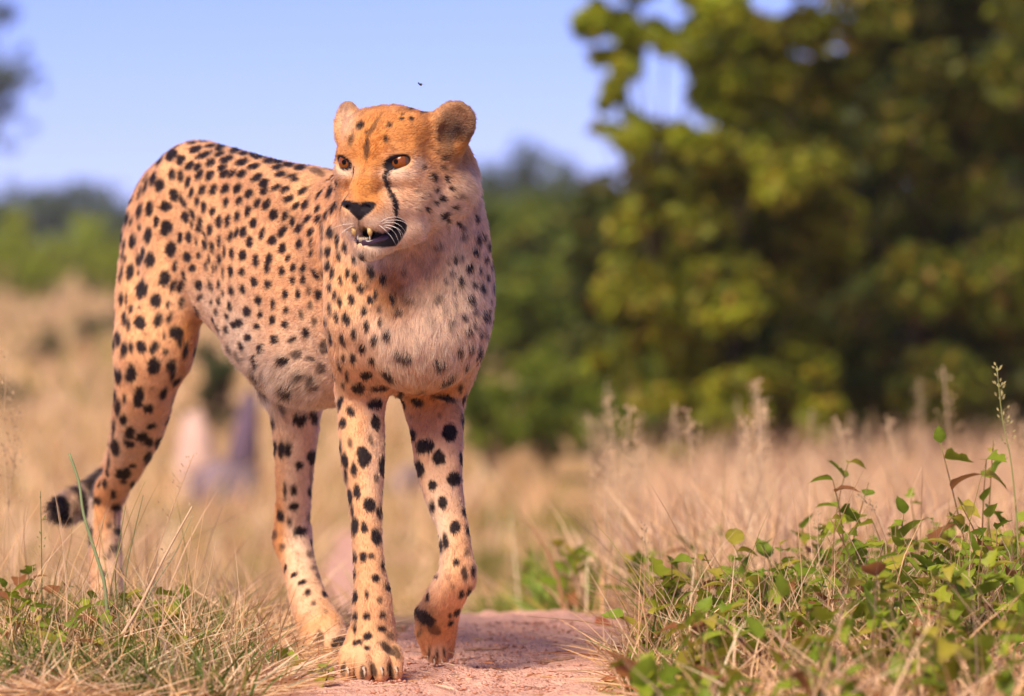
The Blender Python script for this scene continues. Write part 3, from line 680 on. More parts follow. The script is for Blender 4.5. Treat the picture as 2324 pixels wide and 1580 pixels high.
# ------------------------------------------------------------------ fur
def grow(N):
    me = body_me
    q = BQ
    a, b, c, d = BV[q[:, 0]], BV[q[:, 1]], BV[q[:, 2]], BV[q[:, 3]]
    nrm = np.cross(c - a, d - b); ar = np.linalg.norm(nrm, axis=1) * .5
    vn = np.zeros_like(BV)
    for i in range(4):
        for m in range(3): vn[:, m] += np.bincount(q[:, i], nrm[:, m], len(BV))
    vn /= np.linalg.norm(vn, axis=1)[:, None] + 1e-12
    # fur length and lay per vertex from the limbs it grows on
    cent = (a + b + c + d) / 4
    view = np.array([0, CAM_Y, CAM_Z]) - cent; view /= np.linalg.norm(view, axis=1)[:, None]
    fn = nrm / (np.linalg.norm(nrm, axis=1)[:, None] + 1e-12)
    face = (fn * view).sum(1)
    wgt = ar * np.where(face > -.35, 1.0, .25) * np.where(np.linalg.norm(cent - H(0, 0, -60), axis=1) < .2, 1.9, 1.0)
    cdf = np.cumsum(wgt); pick = np.searchsorted(cdf, RNG.random(N) * cdf[-1])
    u, v = RNG.random(N)[:, None], RNG.random(N)[:, None]
    qs = q[pick]
    w = [(1 - u) * (1 - v), u * (1 - v), u * v, (1 - u) * v]
    p = sum(w[i] * BV[qs[:, i]] for i in range(4)); n = sum(w[i] * vn[qs[:, i]] for i in range(4))
    n /= np.linalg.norm(n, axis=1)[:, None] + 1e-12
    # lay field per vertex
    flow = np.zeros((len(BV), 3)); ln = np.zeros(len(BV)); tot = np.full(len(BV), 1e-9)
    for pr in PR:
        if pr[7] < 0: continue
        r = max(pr[2], pr[3]) + .06
        lo = np.minimum(pr[0], pr[1]) - r; hi = np.maximum(pr[0], pr[1]) + r
        m = np.nonzero(((BV > lo) & (BV < hi)).all(1))[0]
        if not len(m): continue
        dd = sd_cone(BV[m].astype(np.float64), pr)
        wt = np.exp(-np.maximum(dd, 0) / .010)
        ax = pr[1] - pr[0]; L = np.linalg.norm(ax)
        if pr[9] in ('head', 'ear'):
            ax = -.75 * HF - .35 * HU; L = 1.0
            # cheeks comb outwards, the forehead up and back, the muzzle down and back
            rel = (BV[m] - H(0, 20, -40)) / HS
            fl = -HF * .8 + (rel @ HL)[:, None] / 110 * HL + ((rel @ HU) / 140)[:, None] * HU
            flow[m] += wt[:, None] * fl
        else:
            flow[m] += wt[:, None] * (ax / max(L, 1e-6))
        ln[m] += wt * pr[8]; tot[m] += wt
    ln /= tot
    x, y = project(BV)
    # longer hair under the belly, on the brisket and the brush of the tail
    ln += .016 * np.exp(-(((x - 610) / 110) ** 2 + ((y - 880) / 55) ** 2)) * (BV[:, 1] > .25)
    ln += .006 * np.exp(-(((x - 960) / 80) ** 2 + ((y - 820) / 60) ** 2)) * (BV[:, 1] < .3)
    ln += .010 * np.exp(-(((x - 1075) / 25) ** 2 + ((y - 415) / 40) ** 2)) * (BV[:, 1] < .3)
    down = np.exp(-(((x - 610) / 120) ** 2 + ((y - 870) / 70) ** 2)) * (BV[:, 1] > .25) + .8 * np.exp(-(((x - 950) / 100) ** 2 + ((y - 760) / 120) ** 2)) * (BV[:, 1] < .25)
    flow[:, 2] -= down * 1.2 * (tot / tot.max() + 1) * .8 * np.maximum(tot, 1e-6) / np.maximum(tot, 1e-6)
    fl = sum(w[i] * flow[qs[:, i]] for i in range(4)); le = sum(w[i][:, 0] * ln[qs[:, i]] for i in range(4))
    fl -= (fl * n).sum(1)[:, None] * n
    fl /= np.linalg.norm(fl, axis=1)[:, None] + 1e-9
    # clumps: neighbouring hairs share a swerve
    side = np.cross(n, fl)
    sw = (.45 * vnoise(p * 60, 21) + .5 * vnoise(p * 150, 22)) + .22 * RNG.standard_normal(N)
    lift = .27 + .24 * vnoise(p * 110, 23) + .12 * RNG.standard_normal(N)
    lift = np.where(le > .013, lift * 1.0, lift)
    lift = lift + .45 * ((p[:, 1] > 1.03) & (p[:, 0] < -.6)) + .10 * (le > .012)
    d0 = fl + side * sw[:, None] * .7 + n * np.maximum(lift, .08)[:, None] * 1.3
    d0 /= np.linalg.norm(d0, axis=1)[:, None]
    d1 = fl + side * sw[:, None] + n * np.maximum(lift - .22, .0)[:, None]; d1[:, 2] -= .12
    d1 /= np.linalg.norm(d1, axis=1)[:, None]
    L = le * .95 * (.7 + .6 * RNG.random(N)) * (1 + .30 * vnoise(p * 70, 24))
    col, bare = paint(p)
    keep = (bare < .35) & (L > .0015) & (np.linalg.norm(p - H(0, 60, -100), axis=1) > 0)
    # hair stays out of the eyes and off the toes' ends
    keep &= (p[:, 2] > .012)
    for sg in (-1, 1): keep &= np.linalg.norm(p - H(sg * 69, 14, -5), axis=1) > 26 * HS
    p, n, d0, d1, L, col = [z[keep] for z in (p, n, d0, d1, L, col)]
    p0 = p - n * .0006
    p1 = p0 + d0 * (L * .5)[:, None]; p2 = p1 + d1 * (L * .5)[:, None]
    pos = np.stack([p0, p1, p2], 1).astype(np.float32)
    M = len(p)
    cv = bpy.data.hair_curves.new('fur')
    cv.add_curves([3] * M)
    cv.attributes['position'].data.foreach_set('vector', pos.ravel())
    rad = np.tile(np.array([.00030, .00024, .00006], np.float32), M)
    ra = cv.attributes.get('radius') or cv.attributes.new('radius', 'FLOAT', 'POINT')
    ra.data.foreach_set('value', rad)
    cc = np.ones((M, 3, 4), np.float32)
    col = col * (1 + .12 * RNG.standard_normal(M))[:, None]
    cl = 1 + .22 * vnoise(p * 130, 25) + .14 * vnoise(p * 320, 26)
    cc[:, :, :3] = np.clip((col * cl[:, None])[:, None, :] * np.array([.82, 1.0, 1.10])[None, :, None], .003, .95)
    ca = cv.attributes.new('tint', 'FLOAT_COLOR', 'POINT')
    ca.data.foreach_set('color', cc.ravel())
    m = bpy.data.materials.new('fur'); m.use_nodes = True
    nt, l = m.node_tree.nodes, m.node_tree.links
    nt.clear()
    at = nt.new('ShaderNodeAttribute'); at.attribute_name = 'tint'
    h = nt.new('ShaderNodeBsdfHairPrincipled'); h.model = 'CHIANG'; h.parametrization = 'COLOR'
    h.inputs['Roughness'].default_value = .45; h.inputs['Radial Roughness'].default_value = .7
    h.inputs['IOR'].default_value = 1.45
    l.new(at.outputs['Color'], h.inputs['Color'])
    df = nt.new('ShaderNodeBsdfDiffuse'); l.new(at.outputs['Color'], df.inputs['Color'])
    mx = nt.new('ShaderNodeMixShader'); mx.inputs[0].default_value = .45
    l.new(h.outputs[0], mx.inputs[1]); l.new(df.outputs[0], mx.inputs[2])
    out = nt.new('ShaderNodeOutputMaterial'); l.new(mx.outputs[0], out.inputs[0])
    cv.materials.append(m)
    return cv
fur = part('fur', grow(420000))
tag(fur, kind='stuff')
scene.render.hair_type = 'STRIP'
print('fur', _t.time() - _t0)

# ------------------------------------------------------------------ eyes, teeth, claws, whiskers
def uv_ball(name, r, mat, seg=24, sc=(1, 1, 1)):
    bm = bmesh.new(); bmesh.ops.create_uvsphere(bm, u_segments=seg, v_segments=seg * 2 // 3, radius=r)
    for v in bm.verts: v.co = Vector((v.co.x * sc[0], v.co.y * sc[1], v.co.z * sc[2]))
    me = bpy.data.meshes.new(name); bm.to_mesh(me); bm.free()
    me.polygons.foreach_set('use_smooth', np.ones(len(me.polygons), bool)); me.materials.append(mat)
    return me
def cap(name, r, half, mat, lift):
    """a cap of a sphere of radius r, opening half-angle half, facing -Y"""
    V = [(0, -(r + lift), 0)]; Fc = []; n, m = 32, 6
    for j in range(1, m + 1):
        t = half * j / m
        for i in range(n):
            a = 2 * math.pi * i / n
            V.append(((r + lift) * math.sin(t) * math.cos(a), -(r + lift) * math.cos(t), (r + lift) * math.sin(t) * math.sin(a)))
    for i in range(n): Fc.append((0, 1 + (i + 1) % n, 1 + i))
    for j in range(m - 1):
        for i in range(n):
            a, b = 1 + j * n + i, 1 + j * n + (i + 1) % n
            Fc.append((a, b, b + n, a + n))
    me = mesh_from(name, V, Fc, [mat]); return me
eye_mat = material('eye_sclera', (.10, .05, .03), .08, .6)
iris_mat = material('iris', (.24, .066, .010), .12, .35, noise=(900, (.16, .035, .006), .42, .62))
pupil_mat = material('pupil', (.004, .003, .003), .3, .1)
ER = 25 * HS
gaze = (HF * .97 + HL * .02 + HU * .0); gaze /= np.linalg.norm(gaze)
for sg in (-1, 1):
    e = part('eye', uv_ball('eye', ER, eye_mat))
    q = Vector((0, -1, 0)).rotation_difference(Vector(gaze))
    e.matrix_world = Matrix.Translation(Vector(H(sg * 69, -4, -4))) @ q.to_matrix().to_4x4()
    i_ = link('iris', cap('iris', ER, math.radians(52), iris_mat, .0003), e)
    p_ = link('pupil', cap('pupil', ER, math.radians(13), pupil_mat, .0006), e)

def tube(pts, rad, mat, name, n=8):
    V, Fc = [], []; pts = [Vector(p) for p in pts]
    for i, p in enumerate(pts):
        t = (pts[min(i + 1, len(pts) - 1)] - pts[max(i - 1, 0)]).normalized()
        a = t.orthogonal().normalized(); b = t.cross(a)
        for k in range(n):
            th = 2 * math.pi * k / n
            V.append(p + (a * math.cos(th) + b * math.sin(th)) * rad[i])
    for i in range(len(pts) - 1):
        for k in range(n):
            Fc.append((i * n + k, i * n + (k + 1) % n, (i + 1) * n + (k + 1) % n, (i + 1) * n + k))
    Fc.append(tuple(range(n))[::-1]); Fc.append(tuple((len(pts) - 1) * n + k for k in range(n)))
    return mesh_from(name, [tuple(v) for v in V], Fc, [mat])
tooth_mat = material('tooth', (.62, .42, .17), .35, .5, noise=(400, (.42, .24, .08), .4, .7))
inc_mat = material('incisor', (.42, .33, .24), .35, .5)
claw_mat = material('claw', (.50, .38, .29), .45, .25, noise=(300, (.35, .26, .2), .45, .7))
whisk_mat = material('whisker', (.85, .80, .75), .4, .4)
gum_mat = material('gum', (.045, .022, .045), .18, .6)
for sg in (-1, 1):       # upper canines
    part('canine_tooth', tube([H(sg * 21, 54, -154), H(sg * 21, 54, -164), H(sg * 21, 52, -169), H(sg * 21, 50, -172)], [6.5 * HS, 6 * HS, 4.4 * HS, 2 * HS], tooth_mat, 'canine_tooth'))
    part('canine_tooth', tube([H(sg * 15, 44, -186), H(sg * 16, 46, -176), H(sg * 16, 45, -168)], [3.4 * HS, 2.8 * HS, 1 * HS], inc_mat, 'canine_tooth'))
for k in range(6):       # lower incisors
    l = (k - 2.5) * 4
    part('incisor', tube([H(l, 50 - abs(l) * .2, -186), H(l, 51 - abs(l) * .2, -178), H(l, 50 - abs(l) * .2, -175)], [2.2 * HS, 2 * HS, 1 * HS], inc_mat, 'incisor', 6))
part('lower_lip', tube([H(-34, 8, -172), H(-26, 34, -182), H(-12, 46, -187), H(0, 49, -188), H(12, 46, -187), H(28, 34, -183), H(40, 14, -176), H(52, -8, -160)],
     [5 * HS, 7 * HS, 7.5 * HS, 7.5 * HS, 7.5 * HS, 8 * HS, 9 * HS, 6 * HS], gum_mat, 'lower_lip', 10))
for (x0, y0, x1, y1, x2, y2) in ((862, 505, 895, 480, 925, 505), (866, 508, 905, 495, 922, 530), (870, 512, 908, 508, 912, 545), (868, 515, 898, 515, 905, 552), (872, 503, 912, 492, 930, 515),
                                 (860, 511, 888, 530, 898, 556), (874, 510, 914, 515, 916, 540), (805, 512, 778, 520, 762, 545), (806, 508, 772, 508, 752, 520)):
    h = cast(x0, y0); b = Vector(h) if h is not None else Vector(P(x0, y0, -.15))
    f0 = -.02 if x0 > 840 else .01
    c1 = Vector(P(x1, y1, b.y - .012)); c2 = Vector(P(x2, y2, b.y - .004))
    pts = [b * (1 - t) ** 2 + c1 * 2 * t * (1 - t) + c2 * t * t for t in np.linspace(0, 1, 8)]
    part('whisker', tube(pts, list(np.linspace(.00042, .00010, 8)), whisk_mat, 'whisker', 5))
for (p, d, sc) in CLAWS:
    p = Vector(p); d = Vector(d)
    part('claw', tube([p - d * .006 * sc, p + d * .004 * sc, p + d * .010 * sc - Vector((0, 0, .005 * sc)), p + d * .012 * sc - Vector((0, 0, .012 * sc))],
                      [.0034 * sc, .0032 * sc, .0022 * sc, .0006 * sc], claw_mat, 'claw', 8))
tag(cheetah, 'tawny black-spotted cheetah walking with its head turned and mouth slightly open', 'cheetah')
# ================================================================== VEGETATION
def batch_blades(base, tip_vec, width, bend, cols, seg=3):
    """many blades of grass as one mesh: base (n,3), tip_vec (n,3), width (n,), bend (n,3) sideways droop"""
    n = len(base)
    ts = np.linspace(0, 1, seg + 1)
    side = np.cross(tip_vec, RNG.standard_normal((n, 3))); side /= np.linalg.norm(side, axis=1)[:, None] + 1e-9
    V = np.zeros((n, (seg + 1) * 2 - 1, 3)); C = np.zeros((n, (seg + 1) * 2 - 1, 3))
    for i, t in enumerate(ts):
        c = base + tip_vec * t + bend * t * t
        w = (width * (1 - t) ** .6 * .5)[:, None]
        if i < seg:
            V[:, 2 * i] = c - side * w; V[:, 2 * i + 1] = c + side * w
        else: V[:, 2 * i] = c
    C[:] = cols[:, None, :]
    k = V.shape[1]; o = (np.arange(n) * k)[:, None]
    T = []
    for i in range(seg - 1):
        a = 2 * i
        T += [o + np.array([a, a + 1, a + 3]), o + np.array([a, a + 3, a + 2])]
    a = 2 * (seg - 1)
    T.append(o + np.array([a, a + 1, a + 2]))
    return V.reshape(-1, 3), np.concatenate(T), C.reshape(-1, 3)

def blades_object(name, parts, mat, label, cat, kind='stuff'):
    V = []; T = []; C = []; off = 0
    for v, t, c in parts:
        V.append(v); T.append(t + off); C.append(c); off += len(v)
    me = mesh_from(name, np.concatenate(V), np.concatenate(T), [mat], smooth=False)
    color_attr(me, np.concatenate(C))
    o = link(name, me)
    return tag(o, label, cat, kind=kind)

STRAW = np.array([.66, .41, .21]); PALE = np.array([.80, .55, .36]); GREEN = np.array([.13, .19, .030]); OLIVE = np.array([.24, .21, .045]); RUST = np.array([.34, .13, .055]); GREYG = np.array([.26, .30, .20])
grass_mat = material('dry_blade', attr='tint', rough=.7, spec=.2, transl=.25)
green_mat = material('green_blade', attr='tint', rough=.6, spec=.3, transl=.35)

def mixcol(n, cols, w):
    k = RNG.choice(len(cols), n, p=np.array(w) / sum(w))
    c = np.array(cols)[k] * (1 + .18 * RNG.standard_normal(n))[:, None]
    return np.clip(c, .01, .9)

def scatter(n, Y0, Y1, px0, px1, pw=1.0):
    """points over the ground between two depths and two picture columns, even over the land"""
    D = np.sqrt(RNG.random(n) * ((Y1 + 8) ** 2 - (Y0 + 8) ** 2) + (Y0 + 8) ** 2)
    px = px0 + (px1 - px0) * RNG.random(n)
    x = (px - 1162) / F * D; Y = D - 8
    return x, Y

def off_path(x, Y, m=1.0):
    return np.abs(x - path_x(Y)) > path_w(Y) * m * (1 + .28 * vnoise(np.stack([x * 9, Y * 9, x * 0], 1), 51))

# --- trodden straw left and right of the path
def litter(n, Y0, Y1, px0, px1, cols, w, L0, L1, up, wd=(.0022, .0042), m=1.0, keep=None):
    x, Y = scatter(n, Y0, Y1, px0, px1)
    ok = off_path(x, Y, m)
    if keep is not None: ok &= keep(x, Y)
    x, Y = x[ok], Y[ok]; n = len(x)
    z = ground_z(x, Y)
    a = RNG.random(n) * 2 * math.pi; L = L0 + (L1 - L0) * RNG.random(n) ** 1.6
    el = np.abs(RNG.standard_normal(n)) * up
    tv = np.stack([np.cos(a) * np.cos(el), np.sin(a) * np.cos(el), np.sin(el)], 1) * L[:, None]
    bend = RNG.standard_normal((n, 3)) * (L * .22)[:, None]; bend[:, 2] = -np.abs(bend[:, 2]) * .8 * np.minimum(1, el)
    return batch_blades(np.stack([x, Y, z + .003 + .016 * RNG.random(n)], 1), tv, wd[0] + (wd[1] - wd[0]) * RNG.random(n), bend, mixcol(n, cols, w), 3)
dry = [litter(13000, -.75, 1.15, -60, 800, [STRAW, PALE, RUST, GREYG], [4, 6, 1.0, .5], .03, .14, .34),
       litter(3000, -.75, .9, 1340, 2400, [STRAW, PALE, RUST], [5, 4, 1.5], .03, .13, .35),
       litter(260, -.6, .95, 690, 1420, [STRAW, RUST, PALE], [3, 3, 2], .008, .05, .12, (.0012, .003), 0.0),
       litter(1800, -.75, 1.3, -60, 640, [PALE, STRAW], [2, 3], .06, .20, .9, (.0016, .003)),
       litter(4200, -1.6, 1.4, 1400, 2400, [PALE, STRAW], [2, 3], .06, .24, .9, (.0018, .0040))]
blades_object('straw_litter', dry, grass_mat, 'matted dry straw and broken grass blades bordering the sandy path', 'dry grass')

# --- upright green and tan blades in the near verges
def upright(n, Y0, Y1, px0, px1, cols, w, L0, L1, wd, lean=.35, seg=4, m=1.0, dens=None):
    x, Y = scatter(n, Y0, Y1, px0, px1)
    ok = off_path(x, Y, m)
    if dens is not None: ok &= RNG.random(n) < dens(x, Y)
    x, Y = x[ok], Y[ok]; n = len(x)
    z = ground_z(x, Y)
    L = (L0 + (L1 - L0) * RNG.random(n) ** 1.3)
    tv = np.stack([RNG.standard_normal(n) * lean, RNG.standard_normal(n) * lean, np.ones(n)], 1); tv /= np.linalg.norm(tv, axis=1)[:, None]
    tv *= L[:, None]
    bend = np.stack([RNG.standard_normal(n), RNG.standard_normal(n), -np.abs(RNG.standard_normal(n)) * .6], 1) * (L * .25)[:, None]
    return batch_blades(np.stack([x, Y, z - .005], 1), tv, wd[0] + (wd[1] - wd[0]) * RNG.random(n), bend, mixcol(n, cols, w), seg)
def patch(sc, seed, lo, hi):
    return lambda x, Y: smoothstep(lo, hi, vnoise(np.stack([x * sc, Y * sc, x * 0], 1), seed))
near_green = [upright(6500, -.7, 1.0, -60, 560, [GREEN, OLIVE, GREEN * .7], [4, 2, 2], .03, .12, (.003, .007), .6, dens=patch(6, 61, -.5, .3)),
              upright(2600, -.9, 1.4, 1440, 2420, [GREEN, OLIVE, GREEN * .7], [4, 3, 2], .05, .17, (.003, .007), .5, dens=patch(5, 62, -.6, .2)),
              upright(320, -.3, 1.1, 560, 780, [GREEN, OLIVE], [3, 2], .02, .06, (.003, .006), .8, dens=patch(8, 63, .0, .5))]
blades_object('green_grass', near_green, green_mat, 'short green grass growing through the straw beside the path', 'grass')
tall = [upright(230, -.3, 1.6, -80, 560, [STRAW, PALE, OLIVE], [3, 3, 1], .14, .34, (.0014, .0028), .32, 5),
        upright(500, -.2, 2.2, 1500, 2420, [STRAW, PALE, OLIVE], [3, 3, 1], .15, .36, (.0014, .003), .28, 5)]
# meadow behind: tall pale grass, thickest behind the right verge
def meadow_right(x, Y):
    D = Y + 8; px = 1162 + x / D * F
    return smoothstep(1050, 1600, px)
def low_left(x, Y):
    return .25 + .75 * smoothstep(-.3, .4, vnoise(np.stack([x * 1.3, Y * 1.3, x * 0], 1), 71))
tall += [upright(9000, 1.8, 7, 980, 2450, [STRAW, PALE, np.array([.55, .34, .24])], [3, 4, 2], .10, .34, (.004, .008), .32, 4, 1.1, meadow_right),
         upright(9000, 7, 16, 960, 2450, [STRAW, PALE, np.array([.55, .34, .24])], [3, 4, 2], .20, .52, (.007, .013), .28, 4, 1.1, lambda x, Y: smoothstep(1300, 1650, 1162 + x / (Y + 8) * F)),
         upright(5000, 2.2, 9, -150, 1250, [STRAW, PALE, OLIVE], [3, 3, 2.2], .06, .22, (.004, .008), .4, 3, 1.5, low_left),
         upright(9000, 9, 30, -250, 1250, [STRAW, PALE, OLIVE], [3, 4, 1.4], .10, .32, (.008, .016), .4, 3, 1.6, low_left),
         upright(5200, 1.3, 4.6, 1060, 1650, [OLIVE * 1.3, GREEN * 1.5, GREEN * 1.1], [3, 3, 1], .06, .20, (.006, .013), .5, 3, 1.0, patch(2.2, 74, -.5, .1)),
         upright(3500, 4, 14, 1020, 1500, [OLIVE, GREEN], [3, 1], .05, .18, (.006, .012), .5, 3, 1.3, patch(2, 72, -.1, .4)),
         upright(9000, 30, 90, -300, 1500, [STRAW, PALE, OLIVE, GREEN], [4, 4, 2, .5], .15, .45, (.02, .045), .4, 3, 1.0, patch(.4, 73, -.5, .2))]
for a_, b_ in ((-3200, -150), (2400, 5200)):
    tall += [upright(7000, 1.2, 9, a_, b_, [STRAW, PALE, OLIVE], [4, 4, 1], .08, .34, (.005, .010), .35, 3),
             upright(9000, 9, 32, a_, b_, [STRAW, PALE, OLIVE], [4, 4, 1], .15, .42, (.010, .020), .35, 3),
             upright(5000, 32, 90, a_, b_, [STRAW, PALE, OLIVE], [4, 4, 1], .2, .5, (.03, .06), .35, 3)]
blades_object('tall_dry_grass', tall, grass_mat, 'tall pale dry grass of the savanna standing beyond the path', 'grass')

# --- leaf shapes shared by the herbs
leaf_mat = material('leaf', attr='tint', rough=.5, spec=.3, transl=.42)
leaf_mat.node_tree.nodes['Principled BSDF'].inputs['Base Color'].default_value = (.1, .2, .03, 1)
def leaf_mesh(name, col, lobes, curl):
    """a lobed leaf, base at the origin, pointing along +Y, one unit long"""
    ts = np.linspace(0, 1, 9); V = []; Fc = []; C = []
    for i, t in enumerate(ts):
        w = .36 * math.sin(math.pi * min(1, t * 1.02 + .02) ** .75) * (1 + lobes * math.sin(t * 3.2 * math.pi)) + .004
        z = curl * math.sin(t * math.pi * .9) - .22 * curl * t + .0
        z = -curl * t * t
        V += [(-w, t - .04 * lobes * 3 * (i % 2), z + w * .45), (0, t, z), (w, t - .04 * lobes * 3 * (i % 2), z + w * .45)]
        sh = 1 + .15 * math.sin(i * 2.1)
        C += [np.array(col) * sh, np.array(col) * 1.15, np.array(col) * sh]
    for i in range(8):
        a = 3 * i
        Fc += [(a, a + 1, a + 4, a + 3), (a + 1, a + 2, a + 5, a + 4)]
    me = mesh_from(name, V, Fc, [leaf_mat]); color_attr(me, np.clip(C, .005, .9)); return me
LEAVES = [leaf_mesh('leaf', c, lb, cu) for c, lb, cu in (((.22, .29, .020), .45, .25), ((.16, .23, .015), .50, .45), ((.30, .34, .025), .38, .10), ((.38, .33, .04), .12, .6), ((.19, .27, .022), .10, -.2), ((.27, .34, .03), .15, .3))]
BROWNLEAF = leaf_mesh('leaf', (.26, .11, .04), .2, .7)
stem_mat = material('stem', (.22, .17, .06), .7, .2, noise=(60, (.20, .10, .05), .4, .6))

def herb(px, Y, h, nl, size, seed, label, group, brown=0.0):
    r = random.Random(seed)
    x = (px - 1162) / F * (Y + 8); z = float(ground_z(np.array([x]), np.array([Y]))[0])
    root = link('leafy_herb', None); root.location = (x, Y, z)
    tag(root, label, 'plant', group)
    ns = r.choice((2, 3, 3, 4)); stems = []
    for s in range(ns):
        a = r.random() * 6.28; ln = r.uniform(.12, .5)
        hh = h * r.uniform(.62, 1.0)
        tip = Vector((math.cos(a) * ln * hh, math.sin(a) * ln * hh, hh))
        mid = tip * .5 + Vector((r.uniform(-.12, .12) * hh, r.uniform(-.12, .12) * hh, .06 * hh))
        pts = [mid * 2 * t * (1 - t) + tip * t * t for t in np.linspace(0, 1, 7)]
        pts[0] = Vector((0, 0, -.01))
        link('stem', tube(pts, list(np.linspace(.0022, .0009, 7)), stem_mat, 'stem', 5), root)
        stems.append(pts)
    for i in range(nl):
        pts = stems[i % ns]; t = min(1.0, .30 + .70 * ((i // ns) + r.random() * .6) / max(1, nl / ns - 1))
        k = t * 6; j = min(5, int(k)); p = pts[j].lerp(pts[j + 1], k - j)
        a = r.random() * 6.28; el = r.uniform(-.3, 1.15)
        d = Vector((math.cos(a) * math.cos(el), math.sin(a) * math.cos(el), math.sin(el)))
        q = d.to_track_quat('Y', 'Z').to_matrix().to_4x4() @ Matrix.Rotation(r.uniform(-.6, .6), 4, 'Y')
        sz = size * r.uniform(.45, 1.3) * (1.15 - .45 * t)
        o = link('leaf', BROWNLEAF if r.random() < brown else r.choice(LEAVES), root)
        o.matrix_basis = Matrix.Translation(p) @ q @ Matrix.Diagonal((sz, sz, sz, 1))
    return root
G1 = 'leafy herbs in the right verge'
rr = random.Random(5)
spots = []
for i in range(74):
    Y = rr.uniform(-.75, 1.1) if i < 58 else rr.uniform(-1.7, -.75); lo = 1490 + 150 * rr.random() - 60 * max(0, -Y)
    px = lo + (2390 - lo) * rr.random()
    spots.append((px, Y))
for i, (px, Y) in enumerate(spots):
    top = smoothstep(1450, 2250, np.array([px]))[0]
    h = rr.uniform(.09, .15) + .11 * top * rr.uniform(.4, 1.0) * (.55 + .45 * smoothstep(-.6, .4, np.array([Y]))[0])
    front = Y < -.75
    herb(px, Y, h, rr.randint(14, 20), rr.uniform(.040, .060), 100 + i, 'leafy herb growing before the main clump of the right verge' if front else ('low leafy green herb hugging the straw of the right verge' if h < .15 else 'knee-high leafy green herb rising from the right verge'),
         'herbs before the right clump' if front else ('low herbs of the right verge' if h < .15 else 'taller herbs of the right verge'), .07)
for i, (px, Y, h) in enumerate(((1525, .35, .17), (1560, .55, .15), (1475, .0, .10), (1770, .45, .25), (1900, .5, .29), (2235, .45, .36), (2290, .3, .30), (2040, .4, .26), (1660, .2, .17))):
    herb(px, Y, h, 14, .054, 300 + i, ('leafy herb with a bare lower stem at the left tip of the right verge', 'leafy herb just behind the one at the left tip of the verge', 'small leafy sprig closest to the sand where the right verge begins',
         'herb ending in a star of upright leaves above the right verge', 'broad bushy herb topping the middle of the right verge', 'tallest leafy herb of the right verge, near the tall seed stalk', 'leafy herb at the foot of the tall green seed stalk',
         'bushy herb between the broad bushy one and the tallest herb', 'leafy herb beside the leaning straw of the right verge')[i], None, .06)
for i, (px, Y, h) in enumerate(((60, .25, .13), (15, .1, .14), (110, .5, .12), (40, -.1, .10), (330, .35, .09), (395, .3, .11), (180, .0, .08), (280, -.1, .07), (440, .1, .06), (20, -.2, .12), (90, -.05, .10), (150, .2, .10), (230, .3, .12), (300, .15, .10), (370, -.1, .07), (130, -.25, .09), (260, -.3, .07))):
    herb(px, Y, h, 9, .042, 400 + i, 'leafy green herb in the straw verge below the tail of the cheetah', 'leafy herbs in the left verge', .15)
for i, (px, Y, h) in enumerate(((735, -.16, .035), (650, .0, .03), (1420, -.1, .05), (1440, -.22, .045))):
    herb(px, Y, h, 7, .038, 500 + i, 'tiny low green sprout at the rim of the sandy path', 'sprouts at the path rim', .0)
for i in range(9):
    herb(1260 + 50 * i + rr.uniform(-30, 30), rr.uniform(1.8, 3.6), rr.uniform(.10, .18), 14, .065, 560 + i, 'blurred yellow-green herb growing between the crest of the path and the meadow', 'blurred herbs beyond the crest', .1)
print('herbs', _t.time() - _t0)

# --- single tall grass stalks that stand out
def stalk(pts, Y, w0, w1, col, label, group, seeds=None, seedcol=(.5, .36, .22), cat='grass stalk'):
    base = Vector(P(*pts[0], Y))
    gz = float(ground_z(np.array([base.x]), np.array([Y]))[0])
    W = [Vector(P(x, y, Y + .03 * i / len(pts))) for i, (x, y) in enumerate(pts)]
    if W[0].z > gz: W.insert(0, Vector((W[0].x + (W[0].x - W[1].x) * .3, Y, gz - .01)))
    root = link('grass_stalk', None); root.location = W[0]
    tag(root, label, cat, group)
    L = [w - W[0] for w in W]
    # smooth
    B = [L[0] * 2 - L[1]] + L + [L[-1] * 2 - L[-2]]; out = []
    for i in range(1, len(B) - 2):
        for t in (0, .25, .5, .75):
            out.append(.5 * (2 * B[i] + (B[i + 1] - B[i - 1]) * t + (2 * B[i - 1] - 5 * B[i] + 4 * B[i + 1] - B[i + 2]) * t * t + (3 * B[i] - B[i - 1] - 3 * B[i + 1] + B[i + 2]) * t ** 3))
    out.append(L[-1])
    m = material('stalk', col, .6, .3, transl=.15)
    link('blade', tube(out, list(np.linspace(w0 * .5, w1 * .5, len(out))), m, 'blade', 6), root)
    if seeds:
        n, spread, ln = seeds
        sm = material('seed', seedcol, .7, .2, transl=.2)
        V = []; Fc = []; r = random.Random(int(pts[0][0] * 7 + pts[0][1]))
        tot = len(out) - 1
        for i in range(n):
            t = 1 - .42 * r.random(); k = t * tot; j = min(tot - 1, int(k)); p = out[j].lerp(out[j + 1], k - j)
            d = Vector((r.uniform(-1, 1), r.uniform(-1, 1), r.uniform(.1, 1))).normalized()
            q = p + d * spread * r.uniform(.4, 1) * (1.25 - (t - .58) / .42)
            s_ = d.orthogonal().normalized() * .0004
            o = len(V); V += [p - s_, p + s_, q]; Fc.append((o, o + 1, o + 2))
            e = q + Vector((d.x, d.y, d.z + .3)).normalized() * ln; w = d.cross(Vector((.3, .9, .1))).normalized() * ln * .22; mid = (q + e) / 2
            o = len(V); V += [q, mid - w, e, mid + w]; Fc.append((o, o + 1, o + 2, o + 3))
        sh = link('seed_head', mesh_from('seed_head', [tuple(v) for v in V], Fc, [sm], False), root)
        tag(sh, kind='stuff')
    return root
GS = 'single grass stalks in the left verge'
